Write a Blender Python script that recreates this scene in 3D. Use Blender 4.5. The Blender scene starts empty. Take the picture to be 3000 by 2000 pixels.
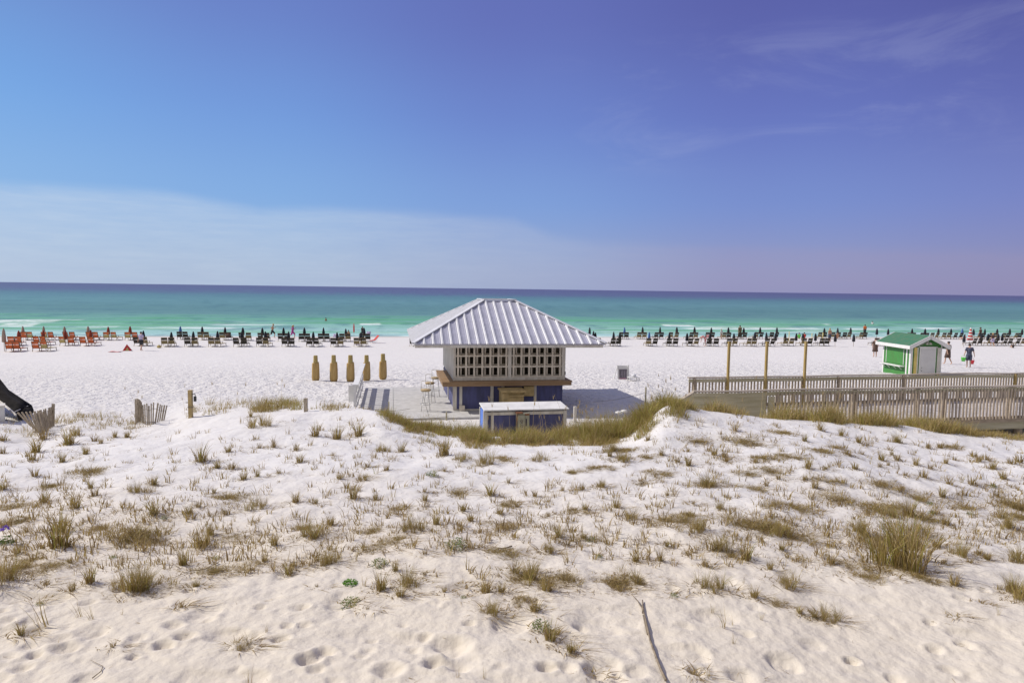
import bpy, math, random
import numpy as np
from mathutils import Vector, Matrix, noise as mnoise
R = math.radians
scene = bpy.context.scene
col = scene.collection
# ------------------------------------------------------------------ camera
CAM_H = 6.4
PITCH, ROLL, FPX = R(4.40), R(0.78), 2000.0
camd = bpy.data.cameras.new("camera"); cam = bpy.data.objects.new("camera", camd); col.objects.link(cam)
camd.sensor_width = 36.0; camd.lens = 24.0; camd.clip_start = 0.1; camd.clip_end = 60000.0
RM = Matrix.Rotation(R(90) - PITCH, 4, 'X') @ Matrix.Rotation(ROLL, 4, 'Z')
cam.matrix_world = Matrix.Translation((0, 0, CAM_H)) @ RM
scene.camera = cam
# ------------------------------------------------------------------ exposure
scene.view_settings.view_transform = 'Standard'; scene.view_settings.look = 'None'
scene.view_settings.exposure = 0.0; scene.view_settings.gamma = 1.0
scene.view_settings.use_curve_mapping = False
# ------------------------------------------------------------------ sun
SUN_EL, SUN_AZ = R(43), R(-77)          # azimuth measured from +Y towards +X: the sun stands left and slightly beyond
sd = bpy.data.lights.new("sun", 'SUN'); sd.energy = 4.2; sd.angle = R(0.5); sd.color = (1.0, 0.94, 0.85)
sun = bpy.data.objects.new("sun", sd); col.objects.link(sun)
sv = Vector((math.cos(SUN_EL) * math.sin(SUN_AZ), math.cos(SUN_EL) * math.cos(SUN_AZ), math.sin(SUN_EL)))
sun.rotation_euler = sv.to_track_quat('Z', 'Y').to_euler(); sun.location = (-30, 10, 30)

# ------------------------------------------------------------------ node helper
class NT:
    def __init__(s, tree): s.t = tree; s.n = tree.nodes; s.l = tree.links
    def new(s, typ, **kw):
        nd = s.n.new(typ)
        for k, v in kw.items(): setattr(nd, k, v)
        return nd
    def set(s, sock, v):
        if isinstance(v, bpy.types.NodeSocket): s.l.new(v, sock)
        elif v is not None:
            if hasattr(sock.default_value, '__len__') and not hasattr(v, '__len__'): sock.default_value = (v,) * len(sock.default_value)
            else:
                if sock.type == 'RGBA' and len(v) == 3: v = (*v, 1)
                sock.default_value = v
    def math(s, op, a, b=None, c=None, clamp=False):
        nd = s.new('ShaderNodeMath', operation=op, use_clamp=clamp)
        s.set(nd.inputs[0], a)
        if b is not None: s.set(nd.inputs[1], b)
        if c is not None: s.set(nd.inputs[2], c)
        return nd.outputs[0]
    def mix(s, f, a, b, blend='MIX'):
        nd = s.new('ShaderNodeMix', data_type='RGBA', blend_type=blend)
        s.set(nd.inputs[0], f); s.set(nd.inputs[6], a); s.set(nd.inputs[7], b)
        return nd.outputs[2]
    def ramp(s, f, stops, interp='LINEAR'):
        nd = s.new('ShaderNodeValToRGB'); cr = nd.color_ramp; cr.interpolation = interp
        while len(cr.elements) < len(stops): cr.elements.new(0.5)
        for e, (p, c) in zip(cr.elements, stops):
            e.position = p; e.color = (*c, 1) if len(c) == 3 else c
        s.set(nd.inputs[0], f); return nd.outputs[0]
    def sstep(s, x, a, b):
        nd = s.new('ShaderNodeMapRange', interpolation_type='SMOOTHSTEP')
        s.set(nd.inputs[0], x); s.set(nd.inputs[1], a); s.set(nd.inputs[2], b); nd.inputs[3].default_value = 0; nd.inputs[4].default_value = 1
        return nd.outputs[0]
    def noise(s, vec, scale, detail=3, rough=0.55, dist=0.0):
        nd = s.new('ShaderNodeTexNoise'); s.set(nd.inputs['Vector'], vec)
        nd.inputs['Scale'].default_value = scale; nd.inputs['Detail'].default_value = detail
        nd.inputs['Roughness'].default_value = rough; nd.inputs['Distortion'].default_value = dist
        return nd.outputs[0]
    def mapping(s, vec, scale=(1, 1, 1), rot=(0, 0, 0), loc=(0, 0, 0)):
        nd = s.new('ShaderNodeMapping'); s.set(nd.inputs['Vector'], vec)
        nd.inputs['Scale'].default_value = scale; nd.inputs['Rotation'].default_value = rot; nd.inputs['Location'].default_value = loc
        return nd.outputs[0]
    def bump(s, h, strength, dist, normal=None):
        nd = s.new('ShaderNodeBump'); nd.inputs['Strength'].default_value = strength; nd.inputs['Distance'].default_value = dist
        s.set(nd.inputs['Height'], h)
        if normal is not None: s.set(nd.inputs['Normal'], normal)
        return nd.outputs[0]
def lin(c):
    return tuple(((v / 255) / 12.92 if v / 255 <= 0.04045 else ((v / 255 + 0.055) / 1.055) ** 2.4) for v in c)

# ------------------------------------------------------------------ world
world = bpy.data.worlds.new("World"); scene.world = world; world.use_nodes = True
W = NT(world.node_tree); W.n.clear()
wout = W.new('ShaderNodeOutputWorld'); bg = W.new('ShaderNodeBackground'); bg.inputs[1].default_value = 0.1
W.l.new(bg.outputs[0], wout.inputs[0])
tc = W.new('ShaderNodeTexCoord'); sep = W.new('ShaderNodeSeparateXYZ'); W.l.new(tc.outputs['Generated'], sep.inputs[0])
dx, dy, dz = sep.outputs
az = W.math('ARCTAN2', dx, dy)
fa = W.math('MULTIPLY_ADD', az, 1 / 1.5, 0.5, clamp=True)          # 0 left edge of view .. 1 right edge
def row(*cs): return W.ramp(fa, [(0.02 + 0.96 * i / (len(cs) - 1), lin(c)) for i, c in enumerate(cs)], 'EASE')
r0 = row((160, 186, 222), (160, 182, 217), (156, 170, 208), (148, 152, 196), (140, 138, 184))
r1 = row((132, 178, 230), (128, 172, 228), (124, 158, 220), (118, 140, 208), (116, 126, 196))
r2 = row((112, 166, 230), (112, 154, 222), (108, 134, 208), (102, 116, 194), (96, 102, 178))
r3 = row((106, 142, 208), (103, 126, 200), (99, 110, 186), (90, 94, 170), (82, 82, 154))
sky = W.mix(W.sstep(dz, 0.0, 0.13), r0, r1)
sky = W.mix(W.sstep(dz, 0.10, 0.25), sky, r2)
sky = W.mix(W.sstep(dz, 0.20, 0.38), sky, r3)
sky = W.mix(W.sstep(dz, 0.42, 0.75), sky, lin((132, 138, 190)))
# layered bank of thin cloud low on the left, mauve haze low on the right
dvec = tc.outputs['Generated']
n1 = W.noise(W.mapping(dvec, (5, 5, 30)), 1.0, 4, 0.6)
n2 = W.noise(W.mapping(dvec, (14, 14, 120), rot=(0, 0.04, 0)), 1.0, 5, 0.65)
def bwr(v): return (v, v, v)
edge = W.ramp(fa, [(0.0, bwr(.116)), (0.07, bwr(.117)), (0.19, bwr(.121)), (0.266, bwr(.105)), (0.323, bwr(.113)), (0.42, bwr(.111)), (0.50, bwr(.104)), (0.535, bwr(.084)), (0.58, bwr(.073)), (0.7, bwr(.066)), (1, bwr(.054))])
ze = W.math('ADD', dz, W.math('MULTIPLY', W.math('SUBTRACT', n1, 0.5), 0.012))
dd = W.math('SUBTRACT', edge, ze)
bank = W.math('MULTIPLY', W.sstep(dd, -0.005, 0.016), W.ramp(fa, [(0, bwr(.46)), (0.42, bwr(.38)), (0.56, bwr(.30)), (1, bwr(.34))]))
bank = W.math('MULTIPLY', bank, W.math('MULTIPLY_ADD', n2, 1.3, 0.35))
sky = W.mix(bank, sky, W.ramp(fa, [(0.3, lin((196, 212, 234))), (0.56, lin((172, 182, 216))), (0.7, lin((156, 150, 192))), (1, lin((150, 140, 180)))]))
cn = W.noise(W.mapping(dvec, (3.2, 3.2, 12), rot=(0, 0.18, 0), loc=(1.3, 0.4, 0.2)), 1.5, 6, 0.62, 0.5)
cir = W.math('MULTIPLY', W.sstep(cn, 0.46, 0.72), W.math('MULTIPLY', W.sstep(dz, 0.15, 0.2), W.sstep(dz, 0.36, 0.30)))
cir = W.math('MULTIPLY', cir, W.math('MULTIPLY', W.sstep(fa, 0.5, 0.62), 0.15))
sky = W.mix(cir, sky, lin((190, 195, 228)))
sky = W.mix(W.math('MULTIPLY', W.sstep(dy, 0.15, -0.6), W.sstep(dz, -0.05, 0.1)), sky, lin((190, 186, 188)))  # unseen sky behind the camera, made pale and warm as added fill
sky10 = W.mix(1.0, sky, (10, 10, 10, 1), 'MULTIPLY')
nish = W.new('ShaderNodeTexSky', sky_type='NISHITA'); nish.sun_disc = False
nish.sun_elevation = SUN_EL; nish.sun_rotation = SUN_AZ; nish.dust_density = 1.0; nish.ozone_density = 2.0
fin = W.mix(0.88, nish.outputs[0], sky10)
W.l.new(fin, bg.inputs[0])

# ------------------------------------------------------------------ materials
MATS = {}
def principled(name):
    m = bpy.data.materials.new(name); m.use_nodes = True
    t = NT(m.node_tree); p = m.node_tree.nodes['Principled BSDF']; MATS[name] = m
    return m, t, p
def mat(name, c, rough=0.6, var=0.12, scale=6.0, bump=0.0, bscale=40.0, metal=0.0, stretch=(1, 1, 1), c2=None, spec=0.5):
    m, t, p = principled(name)
    tcn = t.new('ShaderNodeTexCoord'); v = t.mapping(tcn.outputs['Object'], stretch)
    n = t.noise(v, scale, 4, 0.6)
    d = c2 if c2 else tuple(max(0, x * (1 - 2.2 * var)) for x in c)
    if not c2: c = tuple(x * (1 + 0.5 * var) for x in c)
    t.l.new(t.mix(t.sstep(n, 0.3, 0.7), d, c), p.inputs['Base Color'])
    p.inputs['Roughness'].default_value = rough; p.inputs['Metallic'].default_value = metal
    p.inputs['Specular IOR Level'].default_value = spec
    if bump: t.l.new(t.bump(t.noise(v, bscale, 3), bump, 0.01), p.inputs['Normal'])
    return m
WOOD = mat('weathered_wood', (0.40, 0.33, 0.25), 0.85, 0.2, 5, 0.5, 30, stretch=(0.6, 6, 6), c2=(0.25, 0.20, 0.15), spec=0.2)
WOODTOP = mat('weathered_cap_wood', (0.44, 0.38, 0.32), 0.85, 0.15, 3, 0.4, 30, stretch=(0.4, 6, 6), spec=0.2)
WOODV = mat('weathered_slat_wood', (0.49, 0.405, 0.315), 0.85, 0.2, 6, 0.4, 30, stretch=(6, 6, 0.6), c2=(0.29, 0.24, 0.19), spec=0.2)
FENCEW = mat('grey_fence_slat', (0.46, 0.39, 0.30), 0.9, 0.2, 8, 0.3, 30, stretch=(6, 6, 0.8), spec=0.2)
YPOST = mat('treated_pine', (0.46, 0.35, 0.15), 0.75, 0.15, 6, 0.3, 30, stretch=(5, 5, 0.5), c2=(0.34, 0.23, 0.07), spec=0.3)
PLY = mat('grey_plywood', (0.50, 0.46, 0.34), 0.85, 0.2, 1.4, 0.3, 12, stretch=(0.5, 1, 7), c2=(0.37, 0.335, 0.22), spec=0.2)
COUNTER = mat('brown_counter_wood', (0.27, 0.18, 0.10), 0.6, 0.15, 5, 0.2, 30, stretch=(0.5, 1, 6), c2=(0.24, 0.14, 0.065))
WHITE = mat('white_paint', (0.72, 0.71, 0.69), 0.6, 0.06, 3, 0.15, 30)
WHITEOLD = mat('worn_white_paint', (0.68, 0.65, 0.59), 0.65, 0.12, 3, 0.2, 30, stretch=(2, 2, 0.6), c2=(0.50, 0.46, 0.40))
LATT = mat('offwhite_lattice_paint', (0.70, 0.63, 0.53), 0.7, 0.1, 3, 0.2, 30)
BLUE = mat('blue_paint', (0.085, 0.090, 0.23), 0.65, 0.12, 3, 0.15, 30, stretch=(2.2, 2.2, 0.5), c2=(0.060, 0.062, 0.14))
BLUEB = mat('bright_blue_paint', (0.09, 0.20, 0.62), 0.6, 0.1, 3)
DARK = mat('interior_shade', (0.055, 0.045, 0.03), 0.9, 0.2, 3)
SHADE = mat('brown_blind', (0.16, 0.13, 0.08), 0.9, 0.2, 3)
METAL = mat('galvanised_roof', (0.43, 0.43, 0.51), 0.5, 0.06, 2.5, 0.1, 18, metal=0.1)
METALW = mat('roof_trim_metal', (0.70, 0.70, 0.72), 0.45, 0.05, 3, metal=0.05)
TANBOX = mat('tan_plywood', (0.50, 0.37, 0.17), 0.75, 0.15, 4, 0.2, 20, c2=(0.30, 0.22, 0.09))
GREYBOX = mat('grey_green_enamel', (0.36, 0.36, 0.28), 0.55, 0.12, 5, c2=(0.27, 0.25, 0.18))
RUST = mat('rust', (0.24, 0.10, 0.045), 0.9, 0.25, 25)
SLAB = mat('pale_concrete', (0.52, 0.51, 0.50), 0.85, 0.08, 4, 0.3, 50)
GREENP = mat('bright_green_paint', (0.045, 0.24, 0.045), 0.6, 0.14, 4, 0.15, 20, stretch=(3, 3, 0.5), c2=(0.06, 0.185, 0.04))
GREENR = mat('green_roofing', (0.030, 0.15, 0.080), 0.8, 0.15, 3.5, 0.5, 60, c2=(0.07, 0.15, 0.085))
YELLOWB = mat('yellow_board', (0.66, 0.52, 0.15), 0.6, 0.1, 4)
DOORG = mat('pale_grey_door', (0.60, 0.59, 0.59), 0.55, 0.04, 2)
BLACKT = mat('black_tarpaulin', (0.030, 0.026, 0.022), 0.9, 0.25, 4, 0.5, 6, spec=0.08)
TANUMB = mat('tan_umbrella_cloth', (0.50, 0.35, 0.15), 0.85, 0.2, 5, 0.5, 14, stretch=(3, 3, 0.5), c2=(0.40, 0.26, 0.085))
UMBTOP = mat('khaki_umbrella_cloth', (0.50, 0.38, 0.14), 0.85, 0.2, 6, 0.4, 14, stretch=(3, 3, 0.5), c2=(0.33, 0.25, 0.09))
UDARK = mat('dark_navy_canvas', (0.020, 0.021, 0.032), 0.85, 0.2, 8)
UBLUE = mat('blue_canvas', (0.07, 0.17, 0.42), 0.8, 0.15, 8)
URED = mat('rust_red_canvas', (0.30, 0.045, 0.022), 0.8, 0.2, 8)
UBEIGE = mat('faded_beige_canvas', (0.40, 0.30, 0.24), 0.85, 0.15, 8)
CDARK = mat('dark_brown_sling', (0.040, 0.033, 0.022), 0.85, 0.3, 6, c2=(0.025, 0.022, 0.018))
CRED = mat('orange_red_sling', (0.62, 0.14, 0.04), 0.8, 0.2, 6)
CFRAME = mat('pale_wood_frame', (0.30, 0.22, 0.12), 0.7, 0.2, 9)
CFRAMED = mat('dark_wood_frame', (0.10, 0.075, 0.045), 0.7, 0.2, 9)
CYEL = mat('straw_cushion', (0.50, 0.40, 0.16), 0.85, 0.15, 8)
SKIN = mat('tanned_skin', (0.45, 0.24, 0.14), 0.6, 0.08, 6)
SKINP = mat('pale_skin', (0.58, 0.36, 0.26), 0.6, 0.08, 6)
HAIRD = mat('dark_hair', (0.03, 0.02, 0.014), 0.6, 0.2, 30)
HAIRB = mat('blond_hair', (0.50, 0.36, 0.14), 0.6, 0.2, 30)
def cloth(name, c): return mat(name, c, 0.85, 0.1, 8)
LAV = cloth('lavender_cloth', (0.52, 0.46, 0.66)); DKCL = cloth('charcoal_cloth', (0.035, 0.035, 0.04)); PINK = cloth('magenta_cloth', (0.45, 0.06, 0.32))
BROWNCL = cloth('brown_print_cloth', (0.10, 0.06, 0.045)); GREYCL = cloth('slate_grey_cloth', (0.07, 0.08, 0.13)); OLIVECL = cloth('olive_cloth', (0.14, 0.12, 0.06))
ORANGE = cloth('orange_cloth', (0.75, 0.17, 0.04)); WHITECL = cloth('white_cloth', (0.75, 0.75, 0.78)); REDCL = cloth('red_cloth', (0.55, 0.05, 0.04))
LIME = mat('lime_plastic', (0.12, 0.62, 0.08), 0.4, 0.05, 5); REDPL = mat('red_plastic', (0.75, 0.05, 0.07), 0.4, 0.05, 5)
STRAWHAT = cloth('straw', (0.45, 0.33, 0.17)); CHROME = mat('dull_chrome', (0.55, 0.55, 0.55), 0.35, 0.05, 5, metal=0.8)
WICKER = mat('pale_wicker', (0.50, 0.38, 0.22), 0.85, 0.2, 30); PINKCL = cloth('pale_pink_cloth', (0.62, 0.28, 0.28))
INK = mat('printed_ink', (0.05, 0.04, 0.06), 0.8, 0.1, 5); PRINTG = mat('grey_print', (0.30, 0.27, 0.31), 0.8, 0.1, 5)
PRINTP = mat('pink_print', (0.55, 0.22, 0.33), 0.8, 0.1, 5); PRINTB = mat('indigo_print', (0.14, 0.11, 0.36), 0.8, 0.1, 5)
ROPE = mat('weathered_rope', (0.20, 0.17, 0.13), 0.9, 0.1, 20); BLACK = mat('black_plastic', (0.02, 0.02, 0.02), 0.5, 0.1, 5)
DRIFT = mat('dry_driftwood', (0.30, 0.24, 0.17), 0.9, 0.25, 12, 0.5, 30, stretch=(1, 1, 1), c2=(0.14, 0.11, 0.08))
def grassmat(name, c, c2):
    m, t, p = principled(name)
    oi = t.new('ShaderNodeObjectInfo'); g = t.new('ShaderNodeNewGeometry')
    f = t.math('ADD', t.math('MULTIPLY', oi.outputs['Random'], 0.4), t.math('MULTIPLY', g.outputs['Random Per Island'], 0.6))
    t.l.new(t.mix(f, c, c2), p.inputs['Base Color']); p.inputs['Roughness'].default_value = 0.75
    p.inputs['Specular IOR Level'].default_value = 0.2
    try: p.inputs['Subsurface Weight'].default_value = 0.0
    except Exception: pass
    tr = t.new('ShaderNodeBsdfTranslucent'); t.l.new(t.mix(f, c, c2), tr.inputs[0])
    ms = t.new('ShaderNodeMixShader'); ms.inputs[0].default_value = 0.3
    t.l.new(p.outputs[0], ms.inputs[1]); t.l.new(tr.outputs[0], ms.inputs[2])
    t.l.new(ms.outputs[0], t.n['Material Output'].inputs[0])
    return m
G_OLIVE = grassmat('olive_grass', (0.30, 0.225, 0.062), (0.45, 0.34, 0.125))
G_STRAW = grassmat('straw_grass', (0.54, 0.43, 0.23), (0.38, 0.28, 0.14))
G_BROWN = grassmat('brown_dead_grass', (0.19, 0.13, 0.052), (0.32, 0.225, 0.10))
G_GREEN = grassmat('green_grass', (0.27, 0.27, 0.055), (0.42, 0.37, 0.10))
G_LEAF = grassmat('leafy_green', (0.12, 0.17, 0.05), (0.19, 0.24, 0.08))
G_BRIGHT = grassmat('bright_leaf', (0.10, 0.26, 0.02), (0.16, 0.32, 0.03))
G_PURPLE = grassmat('purple_petal', (0.16, 0.08, 0.45), (0.22, 0.12, 0.55))

# ------------------------------------------------------------------ projection helpers
R3 = RM.to_3x3()
def ray(px, py):
    d = R3 @ Vector(((px - 1500) / FPX, -(py - 1000) / FPX, -1.0))
    return d
def at_z(px, py, z):
    d = ray(px, py); k = (z - CAM_H) / d.z
    return Vector((d.x * k, d.y * k, z))
def at_y(px, py, y):
    d = ray(px, py); k = y / d.y
    return Vector((d.x * k, y, CAM_H + d.z * k))
def px_of(p):
    v = R3.transposed() @ (Vector(p) - Vector((0, 0, CAM_H)))
    return (1500 + FPX * v.x / -v.z, 1000 - FPX * v.y / -v.z)

# ------------------------------------------------------------------ noise in numpy
def _h(ix, iy, seed):
    n = (ix.astype(np.int64) * 374761393 + iy.astype(np.int64) * 668265263 + seed * 1442695041) & 0x7fffffff
    n = ((n ^ (n >> 13)) * 1274126177) & 0x7fffffff
    n = n ^ (n >> 16)
    return (n & 0xffff) / 65535.0
def vnoise(x, y, seed=0):
    x = np.asarray(x, float); y = np.asarray(y, float)
    ix = np.floor(x); iy = np.floor(y); fx = x - ix; fy = y - iy
    fx = fx * fx * fx * (fx * (fx * 6 - 15) + 10); fy = fy * fy * fy * (fy * (fy * 6 - 15) + 10)
    ix = ix.astype(np.int64); iy = iy.astype(np.int64)
    a = _h(ix, iy, seed); b = _h(ix + 1, iy, seed); c = _h(ix, iy + 1, seed); d = _h(ix + 1, iy + 1, seed)
    return (a + (b - a) * fx) * (1 - fy) + (c + (d - c) * fx) * fy
def fbm(x, y, seed=0, octv=3, gain=0.5):
    s = 0; a = 1; t = 0
    for i in range(octv):
        s = s + a * vnoise(x * 2 ** i + 17.3 * i, y * 2 ** i - 9.1 * i, seed + i * 7); t += a; a *= gain
    return s / t - 0.5
def sst(x, a, b):
    t = np.clip((x - a) / (b - a), 0, 1); return t * t * (3 - 2 * t)

# ------------------------------------------------------------------ terrain height
ANG = R(10.0)                                   # the shore, kiosk and boardwalk share this bearing
CA, SA = math.cos(ANG), math.sin(ANG)
crest_px = [(-1200, 1262, 19), (0, 1262, 19), (90, 1275, 19), (150, 1270, 19), (220, 1245, 19.5), (380, 1246, 20), (500, 1240, 20), (560, 1224, 20), (700, 1208, 20), (880, 1203, 19.5), (1000, 1204, 18.8),
            (1110, 1212, 18), (1200, 1258, 17.2), (1300, 1288, 16.8), (1400, 1297, 16.5), (1600, 1300, 16.5), (1780, 1299, 16.6), (1850, 1276, 16.8), (1900, 1235, 17), (1940, 1194, 17.2), (1975, 1184, 17.3), (2030, 1197, 17.3),
            (2090, 1210, 17.4), (2245, 1231, 17.6), (2424, 1240, 17.8), (2615, 1246, 18), (2760, 1268, 18), (3000, 1290, 18), (4200, 1300, 18)]
cs_, cz_, cy_ = [], [], []
for (a_, b_, yy) in crest_px:
    p_ = at_y(a_, b_, yy); cs_.append(p_.x / yy); cz_.append(p_.z); cy_.append(yy)
SS = np.linspace(-2.2, 2.2, 1761)
def _smooth(a, k):
    ker = np.hanning(k); ker /= ker.sum(); return np.convolve(np.pad(a, k // 2, 'edge'), ker, 'valid')[:len(a)]
ZC = _smooth(np.interp(SS, cs_, cz_), 13); YC = _smooth(np.interp(SS, cs_, cy_), 41); ZW = _smooth(ZC, 321)
# kiosk frame
KC = Vector((-0.65, 27.3, 2.0))
def kl(x, y, z=0): return Vector((KC.x + x * CA - y * SA, KC.y + x * SA + y * CA, KC.z + z))
dimples = []                                    # (x, y, radius, depth) footprints and hollows in the near sand
def base_height(x, y):
    v = -x * SA + y * CA
    B = np.interp(v, [10, 24, 30, 36, 46, 58, 68, 84, 90, 96, 110, 140], [2.05, 2.0, 1.93, 1.72, 1.12, .45, .16, .05, -.02, -.28, -1.1, -2.5])
    xr = sst(x, 5.5, 8.0) * (1 - sst(v, 24, 33)); B = B - 0.45 * xr
    return B, v
def height(x, y, fine=True):
    x = np.asarray(x, float); y = np.asarray(y, float)
    B, v = base_height(x, y)
    s = x / np.maximum(y, 4.0)
    zc = np.interp(s, SS, ZC); yc = np.interp(s, SS, YC)
    # foreground surface
    zn = 3.05 - 0.35 * sst(s, -0.1, 0.7) + 0.0 * s
    t = np.clip((y - 5.0) / (yc - 5.0), 0, 1)
    zw = np.interp(s, SS, ZW); F = zn + (zw - zn) * (0.35 * t + 0.65 * t * t * (3 - 2 * t)) + (zc - zw) * sst(t + 0.1 * fbm(x / 1.5, y / 1.5, 5, 2), 0.78, 1.0)
    hump = (0.34 * fbm(x / 3.3, y / 3.6, 3, 3) + 0.10 * fbm(x / 1.0, y / 0.9, 11, 3)) * sst(y, 5, 9)
    fade = 1 - sst(t, 0.93, 1.0) * 0.8
    F = F + hump * fade * np.where(y < yc, 1, 1)
    L = 4.2 + 4.5 * (1 - sst(s, -0.30, -0.16))
    q = sst(y, yc, yc + L)
    z = np.where(y < yc, F, zc + hump * 0.2 * (1 - q) + (B - zc) * q)
    bm = sst(y, yc + 1, yc + 5)
    z = z + bm * ((0.07 * fbm(x / 2.1, y / 2.4, 23, 2)) + 0.05 * fbm(x / 0.55, y / 0.6, 29, 2) * (1 - sst(v, 36, 50))) * (1 - sst(v, 60, 80))
    if fine:
        dn = 1 - sst(y, yc, yc + 2)
        z = z + dn * 0.035 * fbm(x / 0.30, y / 0.28, 31, 2)
        z = z + (1 - sst(y, 9, 14)) * 0.02 * fbm(x / 0.10, y / 0.11, 37, 2)
        # soft trampled pits in the nearest sand
        pn = vnoise(x / 0.45, y / 0.4, 41); z = z - 0.05 * sst(pn, 0.72, 0.95) * (1 - sst(y, 8, 10.5))
    # flat pad for the kiosk slab
    lx = (x - KC.x) * CA + (y - KC.y) * SA; ly = -(x - KC.x) * SA + (y - KC.y) * CA
    pad = (1 - sst(lx, 2.6, 3.4)) * sst(lx, -5.2, -4.6) * sst(ly, -4.6, -4.1) * (1 - sst(ly, 3.4, 4.2))
    z = z * (1 - pad) + 1.93 * pad
    if fine:
        z = np.array(z, float)
        for (ax, ay, ar, ad) in dimples:
            m_ = (np.abs(x - ax) < 2.6 * ar) & (np.abs(y - ay) < 2.6 * ar)
            if not m_.any(): continue
            xm, ym = x[m_], y[m_]
            d_ = np.sqrt(((xm - ax) ** 2 + ((ym - ay) * 1.1) ** 2)) / ar + 0.30 * fbm(xm / (ar * .7), ym / (ar * .7), 83, 2)
            z[m_] += -ad * (1 - sst(d_, 0.35, 1.08)) + 0.30 * ad * np.exp(-((d_ - 1.3) ** 2) * 9)
    return z
def hz(x, y): return float(height(np.array([x]), np.array([y]))[0])
TT = np.concatenate([np.linspace(3.5, 30, 1400), np.linspace(30, 130, 900)[1:]])
def hit(px, py):
    d = ray(px, py); xs = TT * d.x / d.y; zs = CAM_H + TT * d.z / d.y
    g = height(xs, TT, False); i = np.argmax(zs < g)
    if not (zs < g).any(): i = len(TT) - 1
    return Vector((float(xs[i]), float(TT[i]), hz(xs[i], TT[i])))
# footprints seen in the photograph (pixel centre, radius px, depth m)
_fp = [(1320, 1890, 55, .075), (1275, 1945, 36, .06), (1140, 1965, 42, .055), (1600, 1955, 30, .06), (1660, 1960, 30, .03), (1745, 1965, 38, .06), (905, 1935, 34, .07), (950, 1915, 30, .05), (820, 1875, 26, .045),
       (480, 1888, 28, .05), (540, 1865, 30, .05), (190, 1900, 36, .05), (110, 1850, 40, .045), (405, 1870, 26, .03), (720, 1900, 24, .03), (890, 1780, 20, .03), (760, 1780, 18, .03), (2495, 1940, 22, .06), (2170, 1985, 40, .05),
       (2300, 1940, 16, .02), (1040, 1790, 16, .02), (1245, 1860, 18, .03), (1210, 1905, 20, .02), (840, 1835, 20, .03), (610, 1815, 22, .02), (1455, 1830, 14, .02), (1180, 1830, 14, .02), (260, 1990, 40, .03), (690, 1960, 20, .02), (2040, 1970, 26, .05),
       (1465, 1955, 20, .02), (1080, 1910, 22, .02), (60, 1960, 30, .03), (2780, 1960, 26, .03), (2850, 1900, 22, .025), (2620, 1990, 26, .03)]
_fps = []
for (a_, b_, r_, d_) in _fp:
    p_ = hit(a_, b_); _fps.append((p_.x, p_.y, r_ / 2000 * (p_.y * 1.12), d_))
_rf = random.Random(9)
for _ in range(95):
    a_, b_ = _rf.uniform(-200, 3200), _rf.uniform(1690, 2060)
    if a_ > 1900 and _rf.random() < .45: continue
    p_ = hit(a_, b_); _fps.append((p_.x, p_.y, _rf.uniform(.06, .13), _rf.uniform(.012, .038)))
dimples.extend(_fps)

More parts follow.
